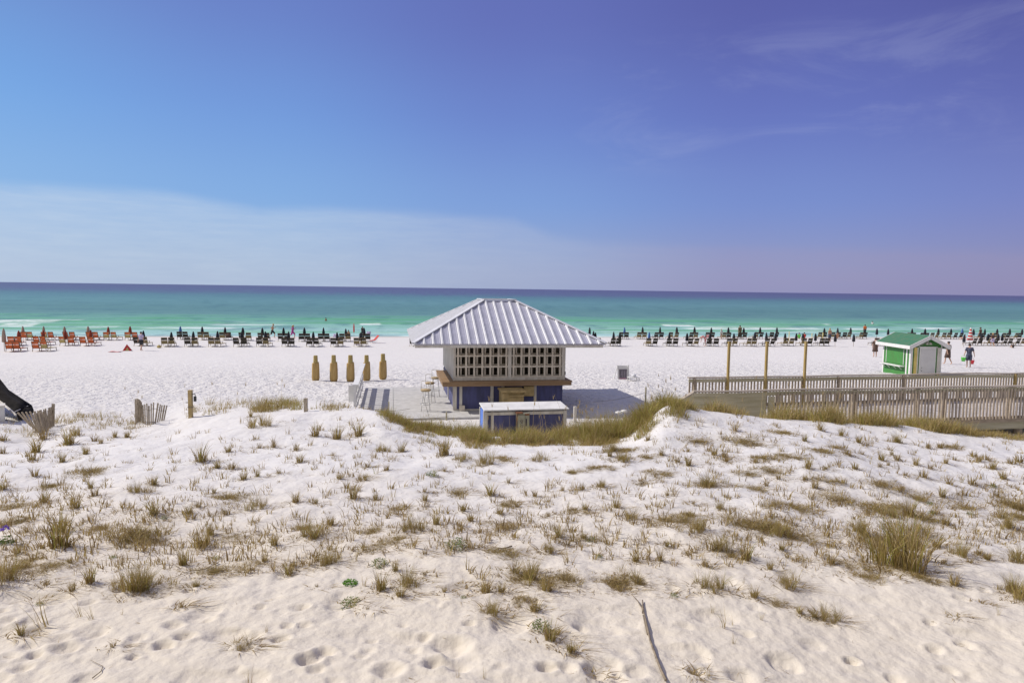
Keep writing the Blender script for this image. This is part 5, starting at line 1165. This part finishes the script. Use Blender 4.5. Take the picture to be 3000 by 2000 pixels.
def kind_meshes(kind):
    if kind in KINDS: return KINDS[kind]
    out = []
    for s in range(6 if kind in ('tuft', 'sparse', 'small', 'big') else 3):
        rg = np.random.default_rng(hash(kind) % 1000 if False else sum(map(ord, kind)) * 7 + s)
        if kind == 'tuft': P_ = [blades(rg, 60, 1.0, .19, .55, .032, [(0, .50), (1, .22), (2, .22), (3, .06)]), blades(rg, 50, .35, .42, 1.2, .030, [(2, .6), (1, .25), (0, .15)], flat=.2)]
        elif kind == 'small': P_ = [blades(rg, 34, 1.0, .24, .55, .048, [(0, .35), (1, .25), (2, .40)]), blades(rg, 34, .4, .55, 1.2, .044, [(2, .75), (1, .25)], flat=.3)]
        elif kind == 'sparse': P_ = [blades(rg, 11, 1.0, .12, .45, .018, [(1, .55), (0, .35), (3, .1)])]
        elif kind == 'big': 
            P_ = [blades(rg, 130, .34, .75, 1.5, .020, [(2, .6), (1, .3), (0, .1)], flat=.35)]
            for _ in range(int(rg.integers(5, 9))):
                v_, f_, m_ = blades(rg, int(rg.integers(26, 60)), rg.uniform(.45, 1.0), rg.uniform(.08, .2), rg.uniform(.4, 1.0), .014, [(0, .42), (3, .14), (1, .28), (2, .16)], lean=tuple(rg.normal(0, .12, 2)))
                P_.append((v_ + np.array([rg.normal(0, .27), rg.normal(0, .27), 0]), f_, m_))
        elif kind == 'patch': P_ = [*[(lambda b, o: (b[0] + o, b[1], b[2]))(blades(rg, 90, rg.uniform(.35, .75), .34, 1.1, .018, [(2, .42), (0, .36), (1, .17), (3, .05)], flat=.2), np.array([rg.normal(0, .45), rg.normal(0, .45), 0])) for _ in range(9)], blades(rg, 420, .30, 1.0, 1.0, .018, [(2, .72), (0, .18), (1, .1)], flat=.4), blades(rg, 30, 1.0, .8, .4, .016, [(0, .5), (1, .5)])]
        elif kind == 'green': P_ = [leaves(rg, 190, .42, .6, .055, 4), blades(rg, 14, .9, .25, .5, .03, [(3, .6), (0, .4)])]
        elif kind == 'bright': P_ = [leaves(rg, 220, .55, .55, .11, 5)]
        elif kind == 'flower': P_ = [leaves(rg, 50, .35, .5, .12, 4), leaves(rg, 26, .16, .3, .10, 6)]
        v, f, m = join(P_)
        if kind == 'flower': v[50 * 4:, 2] += .75
        out.append(np_mesh('grass_' + kind, v, f, GM, m, smooth=False))
    KINDS[kind] = out; return out
KN = {'tuft': ('grass_tuft', 'dry olive grass tuft', 'grass'), 'small': ('grass_tuft', 'small brown grass tuft', 'grass'), 'sparse': ('grass_tuft', 'thin sparse grass sprig', 'grass'), 'big': ('grass_clump', 'large bushy grass clump', 'grass'), 'patch': ('grass_patch', 'low matted brown grass patch', 'grass'),
      'green': ('leafy_plant', 'low leafy green plant', 'plant'), 'bright': ('leafy_plant', 'bright green cushion plant', 'plant'), 'flower': ('flowering_plant', 'green plant with a purple flower', 'plant')}
SPEC = """
6|205,245,80,t 250,170,60,s 360,300,60,t 490,255,50,t 395,200,90,t 435,150,60,s 500,370,70,p2 520,450,50,t 545,495,60,s 800,470,80,b 885,430,60,t 885,600,90,t 250,530,60,t 430,565,80,t 60,570,60,p2 340,790,150,t 345,700,110,t 1150,300,110,t 1250,335,60,t 1310,245,50,t 1330,340,50,s 1290,520,80,p2 1300,600,60,s 1470,570,110,b 1400,400,60,t 1480,385,45,t 1720,300,60,t 1700,230,50,s 1815,535,40,t 1810,150,90,t 1935,170,90,t 1510,90,100,b 1440,40,40,t 740,740,110,P3.0 870,760,60,P1.6 1160,790,110,t 1205,720,80,t 1340,735,40,p1.6 1790,730,140,b 1760,690,70,P1.5 1890,880,110,b 1050,890,90,t 1180,940,60,P1.7 1400,910,60,P2.0 1520,870,50,t 750,1040,170,b 860,1010,130,b 520,1000,100,t 415,1040,60,t 1120,1020,50,b 250,1240,190,q 120,1290,70,t 460,1190,110,q 530,1210,100,q 1400,1360,90,b 1530,1280,60,q 1430,1540,100,q 650,1365,40,s 20,990,170,b 60,930,80,P1.6 260,920,60,P1.8 1660,930,80,t 1575,780,80,t 560,690,70,p1.2 1690,900,50,s 265,1000,40,s 30,770,70,f 645,850,30,g 940,625,30,g 225,1090,26,g 1240,855,30,g 150,700,50,s 60,650,50,p1.6 20,455,60,t 290,450,50,p1.3 200,380,50,s 660,160,40,t 730,160,40,t 540,180,40,s 580,195,40,t 180,290,60,s 1090,600,60,t 1350,640,70,q 1700,530,70,t 1600,370,40,s 1900,660,70,t 1900,550,50,q 1490,220,40,s 1570,215,50,s 20,180,40,s 1820,1020,24,s 1140,560,50,s 15,250,40,s 100,830,50,t 400,880,40,t 1510,770,30,s 430,950,60,q 1040,1130,40,s 700,1180,40,q 190,870,40,p1.4 1950,400,50,t 1910,265,30,s 370,370,50,q 1230,480,40,t
7|100,150,90,t 230,240,70,b 345,240,70,t 590,260,120,t 690,290,80,b 830,310,110,b 930,290,50,p1.4 1130,290,80,b 1070,350,30,t 130,400,60,b 520,380,50,g 70,510,80,t 195,515,50,t 480,520,60,t 650,480,60,P1.8 700,580,60,t 740,640,60,t 860,490,90,t 960,420,40,t 965,545,50,p1.4 310,580,24,P2.2 165,710,90,P1.7 390,690,130,b 545,655,80,t 660,790,80,g 910,600,60,t 910,670,50,p1.7 1190,610,40,s 1360,590,40,p1.3 1400,575,50,t 1490,440,60,b 1580,560,70,t 1660,620,80,b 1870,490,40,s 220,890,60,g 75,870,120,q 380,1010,130,b 230,1030,110,t 130,1010,80,q 340,1070,80,t 590,1050,40,t 50,1000,44,B 700,1085,28,g 865,1165,110,b 830,1030,100,t 920,1040,70,t 1060,950,170,b 1000,960,70,P2.2 1250,730,80,t 1180,810,70,b 1180,1040,110,t 1290,990,120,P2.0 1030,1110,60,p1.3 1110,1160,90,t 1540,1000,90,P2.0 1640,970,120,b 1700,990,70,P1.8 1690,870,80,t 1830,870,80,t 1870,780,50,t 1430,750,40,g 1480,850,30,g 1150,1250,80,g 1200,1320,120,t 1320,1390,80,t 1450,1510,40,t 1910,1070,36,g 1660,1165,40,q 55,1100,80,g 1390,735,50,t 1150,1000,60,P1.6 930,830,60,p1.8 200,800,40,P1.6 300,760,30,p1.6 310,930,70,t 420,950,50,q 150,1150,24,s 1490,340,40,p1.5 1350,360,40,p1.3 1610,290,90,b 1550,240,80,b 1640,240,70,p1.4 1760,180,50,t 1840,260,50,t 1740,420,24,p1.4 1760,270,26,p1.2 1820,370,24,p1.6 1930,300,50,s 1700,490,50,q 1380,460,50,s 1340,400,40,q 750,440,70,q 1270,470,40,s 1110,500,50,s 30,450,50,s 150,330,40,s 480,470,40,s 590,350,40,s 200,370,90,q 260,350,50,s 1060,720,50,q 1300,560,60,q 1500,640,50,q 1780,600,70,q 1850,650,40,P1.8 1940,640,60,P1.5 1530,780,50,q 1600,720,60,q 480,830,40,s 790,790,30,s 1010,560,40,s 800,700,30,s 720,1000,30,s 820,1540,80,q 670,1540,70,q 480,950,40,s 1240,1290,50,t 1300,770,40,s 1600,1040,40,s 850,400,70,q 870,370,30,s 1540,270,60,t 1480,170,50,s
8|70,180,50,p1.3 350,180,70,P2.2 300,120,60,s 440,210,40,p1.5 560,140,40,p1.7 790,120,60,t 700,180,50,t 910,150,50,t 1010,190,50,t 1220,185,60,b 1540,220,50,p1.3 870,220,40,p1.3 770,240,40,p1.5 720,340,70,t 760,450,60,t 700,400,40,t 990,340,50,t 1140,290,60,t 1340,320,50,t 1510,310,40,t 1380,390,50,s 1490,500,60,t 1530,430,50,s 1660,430,60,s 1780,440,24,g 1780,340,50,t 1840,400,50,t 150,430,110,b 110,440,40,P1.8 80,700,130,b 220,570,60,b 360,660,110,P3.0 470,680,80,P2.2 560,720,140,b 690,740,60,P2.2 620,560,60,P2.0 500,550,50,P1.4 820,690,80,q 1035,720,120,b 1210,880,270,G 1290,780,130,P2.0 1330,700,90,b 1050,970,80,p1.6 215,800,110,b 365,860,110,t 570,810,50,t 500,920,60,t 590,1000,110,b 170,1030,130,b 410,1080,70,t 520,1110,40,P1.0 850,880,80,t 690,905,50,q 1100,430,50,P2.4 830,410,40,P1.5 850,510,60,P2.2 1050,560,60,P2.6 1160,600,80,b 1190,560,50,P1.6 1510,660,60,t 1430,600,30,g 1420,545,24,g 1650,600,24,g 1300,610,100,t 1600,840,100,b 1750,860,50,t 1700,830,40,s 1880,1050,90,b 1560,1000,70,t 1900,570,120,P1.8 1920,630,60,P1.5 1870,680,80,b 1940,860,110,b 1960,1080,120,b 820,1195,110,b 755,1190,60,t 670,1165,50,t 240,1250,130,q 290,1220,70,q 450,1210,60,q 170,1150,70,q 290,1340,70,q 1370,980,60,P1.6 1250,920,60,P2.0 150,1540,100,q 70,1520,50,s 1580,560,40,P1.3 1340,620,40,P1.6 1100,770,80,P1.7 960,900,50,P1.5 240,270,50,s 180,260,60,s 30,240,30,s 420,300,40,s 250,300,40,s 370,370,50,p1.6 480,350,50,p1.6 480,280,40,p1.6 620,270,40,p1.5 550,400,40,s 390,460,50,p1.5 480,440,40,s 950,260,40,s 1030,260,30,s 1200,260,30,t 1230,290,40,s 1130,330,30,s 1180,320,30,s 1420,340,40,s 1280,380,30,s 1600,420,60,q 1670,270,40,s 1700,300,40,s 1740,290,40,s 1880,310,40,s 1930,300,50,s 1560,290,30,s 1410,220,40,s 1480,220,40,s 820,340,30,t 940,250,30,s 870,710,70,q 900,730,40,q 740,760,60,q 1770,700,40,q 1700,700,40,q 1460,790,70,t 1500,880,40,s 1650,880,40,s 30,320,60,t 30,830,50,s 20,620,60,P1.5 60,540,30,s 130,900,60,s 250,830,40,p1.2 350,1000,50,q 1800,500,50,s 1830,620,60,t 1260,460,40,s 1330,500,50,P1.3 1720,1110,20,s 1580,1190,20,s 1810,1180,60,q 950,760,40,q 600,850,30,s
"""
plants = []; rp = random.Random(3)
CODE = {'t': 'tuft', 's': 'small', 'q': 'sparse', 'b': 'big', 'p': 'patch', 'P': 'patch', 'g': 'green', 'B': 'bright', 'f': 'flower', 'G': 'big'}
for ln in SPEC.strip().split('\n'):
    cr, rest = ln.split('|'); ox = {'6': 0, '7': 1000, '8': 2000}[cr]
    for it in rest.split():
        a_, b_, h_, c_ = it.split(','); px = ox + float(a_) / 1.96; py = 1200 + float(b_) / 1.96; hp = float(h_) / 1.96; k_ = c_[0]
        q = hit(px, py - (2 if k_ in 'pP' else 0)); d_ = (q - Vector((0, 0, CAM_H))).length; H_m = hp * d_ / FPX * ({'G': 1.5, 'p': 1.0, 'P': 1.0}.get(k_, 1.15))
        plants.append((CODE[k_], px, py, q, H_m, float(c_[1:]) if len(c_) > 1 else 1.0))
def zone(px, py):
    cols_ = [(330, 'below the black awning'), (640, 'below the sand fence'), (1120, 'below the tan umbrellas'), (1420, 'below the deck'), (1760, 'below the kiosk'), (2120, 'below the easel board'), (2560, 'below the boardwalk posts'), (3100, 'below the green shed')]
    cn_ = next(n for x_, n in cols_ if px < x_)
    rn_ = next(n for y_, n in [(1330, 'crest'), (1440, 'upper slope'), (1560, 'middle slope'), (1680, 'lower slope'), (2100, 'foreground')] if py < y_)
    return cn_, rn_
from collections import defaultdict
grp_ = defaultdict(list)
for i, pl in enumerate(plants): grp_[(pl[0], *zone(pl[1], pl[2]))].append(i)
lab_ = {}
for key, ids in grp_.items():
    ids.sort(key=lambda i: plants[i][1]); kn = KN[key[0]][1]; cn_, rn_ = key[1], key[2]; wh = {'crest': 'at the dune crest', 'foreground': 'in the foreground'}.get(rn_, 'on the %s' % rn_)
    for j, i in enumerate(ids):
        lab_[i] = '%s %s %s' % (kn, wh, cn_) if len(ids) == 1 else '%s from left %s %s %s' % (ordn(j), kn, wh, cn_)
for i, (kd, px, py, q, H_m, sp) in enumerate(plants):
    me = rp.choice(kind_meshes(kd)); o = link(KN[kd][0], me); q = q.copy(); q.z -= .01; o.location = q
    if kd == 'patch':
        rr_ = max(sp, .9) * 24 * (q - Vector((0, 0, CAM_H))).length / FPX; s_ = rr_; o.scale = (s_ * 1.15, s_ * .95, max(H_m * .9, .10))
        o.rotation_euler.z = rp.uniform(0, 6.28) if sp < 1.5 else rp.uniform(-.3, .3)
    else:
        w_ = H_m * (1.0 if kd not in ('green', 'bright', 'flower') else 1.5) * rp.uniform(.85, 1.15) * (.85 if kd == 'big' else 1); o.scale = (w_, w_, H_m * 1.05); o.rotation_euler.z = rp.uniform(0, 6.28)
        if kd == 'sparse' and px < 300 and py > 1700: o.rotation_euler = (0, -.35, rp.uniform(-.3, .3))
    tag(o, lab_[i], KN[kd][2], {'grass_tuft': 'grass tufts on the dune', 'grass_clump': 'large grass clumps on the dune', 'grass_patch': 'matted grass patches on the dune', 'leafy_plant': 'leafy plants on the dune'}.get(KN[kd][0]))
# ---- stuff: scattered small sprigs and dead litter all over the dune
rg = np.random.default_rng(77)
def ray_ground(px, py):
    """vectorised: pixels -> ground points"""
    M_ = np.array(R3); d = np.stack([(px - 1500) / FPX, -(py - 1000) / FPX, -np.ones_like(px)], 0); w = M_ @ d
    t_ = np.full(px.shape, 4.0); done = np.zeros(px.shape, bool)
    for yy in np.concatenate([np.linspace(4.2, 24, 500)]):
        x_ = w[0] / w[1] * yy; z_ = CAM_H + w[2] / w[1] * yy; g_ = height(x_, np.full_like(x_, yy), False); hitn = (~done) & (z_ < g_); t_[hitn] = yy; done |= hitn
    return w[0] / w[1] * t_, t_, done
N = 16000
px_ = rg.uniform(-350, 3350, N); py_ = 1215 + 560 * rg.uniform(0, 1, N) ** 0.85
dens = 0.5 + 1.6 * fbm(px_ / 190, py_ / 60, 5, 3) + .30 * np.exp(-((py_ - 1560) / 90) ** 2) + .25 * sst(px_, 1700, 2100) * (1 - sst(py_, 1560, 1640))
dens -= 1.3 * sst(py_, 1650, 1720) * (1 - .55 * np.exp(-((px_ - 1500) / 300) ** 2))
dens *= (py_ < 1655 + 50 * np.sin(px_ / 300) + (px_ > 2400) * -40 * 1) + .12
keep = rg.uniform(0, 1, N) < dens * .60; px_, py_, dens = px_[keep], py_[keep], dens[keep]
X_, Y_, ok = ray_ground(px_, py_); X_, Y_, dens = X_[ok], Y_[ok], np.clip(dens[ok], .2, 1.5); Z_ = height(X_, Y_, False)
P_ = []
for x_, y_, z_, e_ in zip(X_, Y_, Z_, dens):
    u_ = rg.uniform()
    if u_ < .5: v, f, m = blades(rg, int(rg.integers(4, 12)), rg.uniform(.06, .26), .07, .6, .013, [(0, .3), (1, .3), (2, .4)])
    else: v, f, m = blades(rg, int(rg.integers(4, 8 + int(14 * e_))), rg.uniform(.03, .07 + .05 * e_), rg.uniform(.08, .12 + .22 * e_), 1.9, .011, [(2, .8), (1, .2)], flat=.5)
    v = v + np.array([x_, y_, z_]); P_.append((v, f, m))
xs_, ys_, ok = ray_ground(rg.uniform(-300, 3300, 420), rg.uniform(1560, 2080, 420))
for x_, y_ in zip(xs_[ok], ys_[ok]):
    v, f, m = blades(rg, int(rg.integers(1, 5)), rg.uniform(.04, .10), .02, 2.6, .008, [(2, .8), (1, .2)], flat=.75); P_.append((v + np.array([x_, y_, hz(x_, y_) + .006]), f, m))
for (kd, px, py, q, H_m, sp) in plants:
    if kd in ('sparse', 'bright', 'flower'): continue
    w_ = min(.55, max(.12, H_m * .75)) * (1.3 * sp if kd == 'patch' else 1)
    v, f, m = blades(rg, int(40 + 40 * (kd in ('big', 'patch')) * sp), .07 + .06 * rg.uniform(), w_, 2.4, .010, [(2, .78), (1, .12), (0, .10)], flat=.45, lean=(.7, -.15))
    v = v * np.array([1.35, .8, 1]) + np.array([.12 * w_, 0, 0]); v[:, 0] += q.x; v[:, 1] += q.y; g_ = height(v[:, 0], v[:, 1], False); v[:, 2] = v[:, 2] + g_ + .012
    P_.append((v, f, m))
v, f, m = join(P_); tag(link('sparse_grass', np_mesh('sparse_grass', v, f, GM, m, smooth=False)), kind='stuff')
# ---- stuff: dense grass along the crest behind the dune
P_ = []
def crest_patch(n, xa, xb, d0, d1, h0, h1, mats, ymax=None, w=.010, bend=.6):
    """clumps placed by image column around the crest line, between d0 and d1 metres beyond it"""
    sx0 = at_y((xa), 1250, 17).x / 17; sx1 = at_y(xb, 1250, 17).x / 17
    s_ = rg.uniform(sx0, sx1, n); y_ = np.interp(s_, SS, YC) + rg.uniform(d0, d1, n) + .25 * fbm(s_ * 60, s_ * 0, 3, 2); x_ = s_ * y_; z_ = height(x_, y_, False)
    e_ = np.minimum(1, .45 + 3.5 * np.minimum(s_ - sx0, sx1 - s_) / max(sx1 - sx0, 1e-6))
    dn_ = fbm(s_ * 40, y_ * 1.2, 19, 2)
    for i in range(n):
        if dn_[i] < -.12 + .06 * rg.uniform(-1, 1): continue
        hh = rg.uniform(h0 * .6, h1 * 1.15) * e_[i] * (1 + 1.6 * dn_[i]); v_, f_, m_ = blades(rg, 12, hh, .12, bend * rg.uniform(.6, 1.7), w, mats if rg.uniform() > .3 else DRY, lean=tuple(rg.normal(.06, .14, 2))); P_.append((v_ + np.array([x_[i], y_[i], z_[i]]), f_, m_))
OLV = [(0, .32), (3, .42), (1, .18), (2, .08)]; DRY = [(1, .30), (0, .45), (3, .10), (2, .15)]
crest_patch(300, 1105, 1230, -.1, 1.4, .12, .30, OLV)
crest_patch(950, 1200, 1440, .0, 2.6, .14, .36, OLV)
crest_patch(1250, 1400, 1800, -.1, 2.6, .13, .38, OLV)
crest_patch(420, 1180, 1420, -.9, .3, .08, .22, DRY)
crest_patch(420, 1420, 1850, -.4, .3, .08, .22, DRY)
crest_patch(750, 1680, 1900, .2, 2.8, .28, .62, [(0, .38), (3, .42), (1, .2)])
crest_patch(1000, 1840, 1985, .3, 2.2, .26, .55, [(3, .55), (0, .33), (1, .12)])
crest_patch(420, 1870, 2040, -.9, .2, .15, .35, OLV)
crest_patch(260, 2060, 2260, .2, 1.8, .15, .42, DRY)
crest_patch(900, 2230, 2500, .2, 2.2, .25, .66, [(0, .45), (3, .25), (1, .30)])
crest_patch(1300, 2450, 2780, .0, 2.2, .18, .48, [(0, .45), (3, .22), (1, .33)])
crest_patch(420, 2700, 2860, .0, 1.8, .16, .40, DRY); crest_patch(420, 2840, 3150, .0, 1.2, .08, .22, DRY)
crest_patch(130, 540, 900, .1, 2.6, .10, .32, DRY); crest_patch(60, 740, 800, -.1, .6, .12, .30, DRY); crest_patch(90, 770, 885, .2, 2.0, .10, .30, OLV)
crest_patch(160, 0, 420, -.5, 2.0, .10, .30, DRY); crest_patch(90, 900, 1120, 0, 1.2, .08, .22, DRY)
# tall seed-headed stalks
for (xa, xb, n_) in ((1665, 1790, 26), (1850, 2000, 16), (2180, 2560, 22), (530, 900, 8), (395, 420, 3), (1400, 1690, 12)):
    for _ in range(n_):
        s_ = at_y(rg.uniform(xa, xb), 1250, 17).x / 17; y_ = float(np.interp(s_, SS, YC)) + rg.uniform(.2, 2.2); x_ = s_ * y_
        v_, f_, m_ = blades(rg, 1, rg.uniform(.8, 1.35), .02, .25, .011, [(1, 1.0)]); P_.append((v_ + np.array([x_, y_, hz(x_, y_)]), f_, m_))
        tip = v_[6:8].mean(0); v2, f2, m2 = blades(rg, 7, .16, .012, .35, .010, [(1, 1.0)]); P_.append((v2 + tip * np.array([1, 1, .88]) + np.array([x_, y_, hz(x_, y_)]), f2, m2))
v, f, m = join(P_); tag(link('crest_grass', np_mesh('crest_grass', v, f, GM, m, smooth=False)), kind='stuff')
# ---- driftwood stalk and twigs
def twig(name, pxs, rad, label, forks=()):
    pts = [hit(a, b) for a, b in pxs]; pts = [p_ + Vector((0, 0, rad * 1.2 + .01)) for p_ in pts]; c_ = pts[0].copy()
    m = MB().tube([p_ - c_ for p_ in pts], [rad * (.35 + .65 * i / (len(pts) - 1)) for i in range(len(pts))], 7)
    for fk in forks: m.tube([hit(a, b) + Vector((0, 0, rad + .01)) - c_ for a, b in fk], [rad * .9, rad * .5], 6)
    o = m.build(name, DRIFT, None, True); o.location = c_; tag(o, label, 'driftwood')
twig('dry_stalk', [(1850, 1748), (1868, 1768), (1884, 1790), (1892, 1830), (1905, 1880), (1922, 1930), (1936, 1970), (1950, 2002)], .014, 'long dry forked stalk lying on the foreground sand right of centre', [((1884, 1800), (1882, 1764)), ((1898, 1862), (1884, 1806))])
twig('dry_twig', [(515, 1690), (560, 1676), (600, 1672), (640, 1650)], .006, 'thin dry runner lying across the lower slope at left')
twig('dry_twig', [(1430, 1600), (1452, 1608), (1475, 1612), (1500, 1606)], .010, 'short dark root on the middle slope below the kiosk')
twig('dry_twig', [(265, 1935), (285, 1945), (302, 1955), (296, 1975), (270, 1985)], .005, 'curled dry stem in the foreground at left')
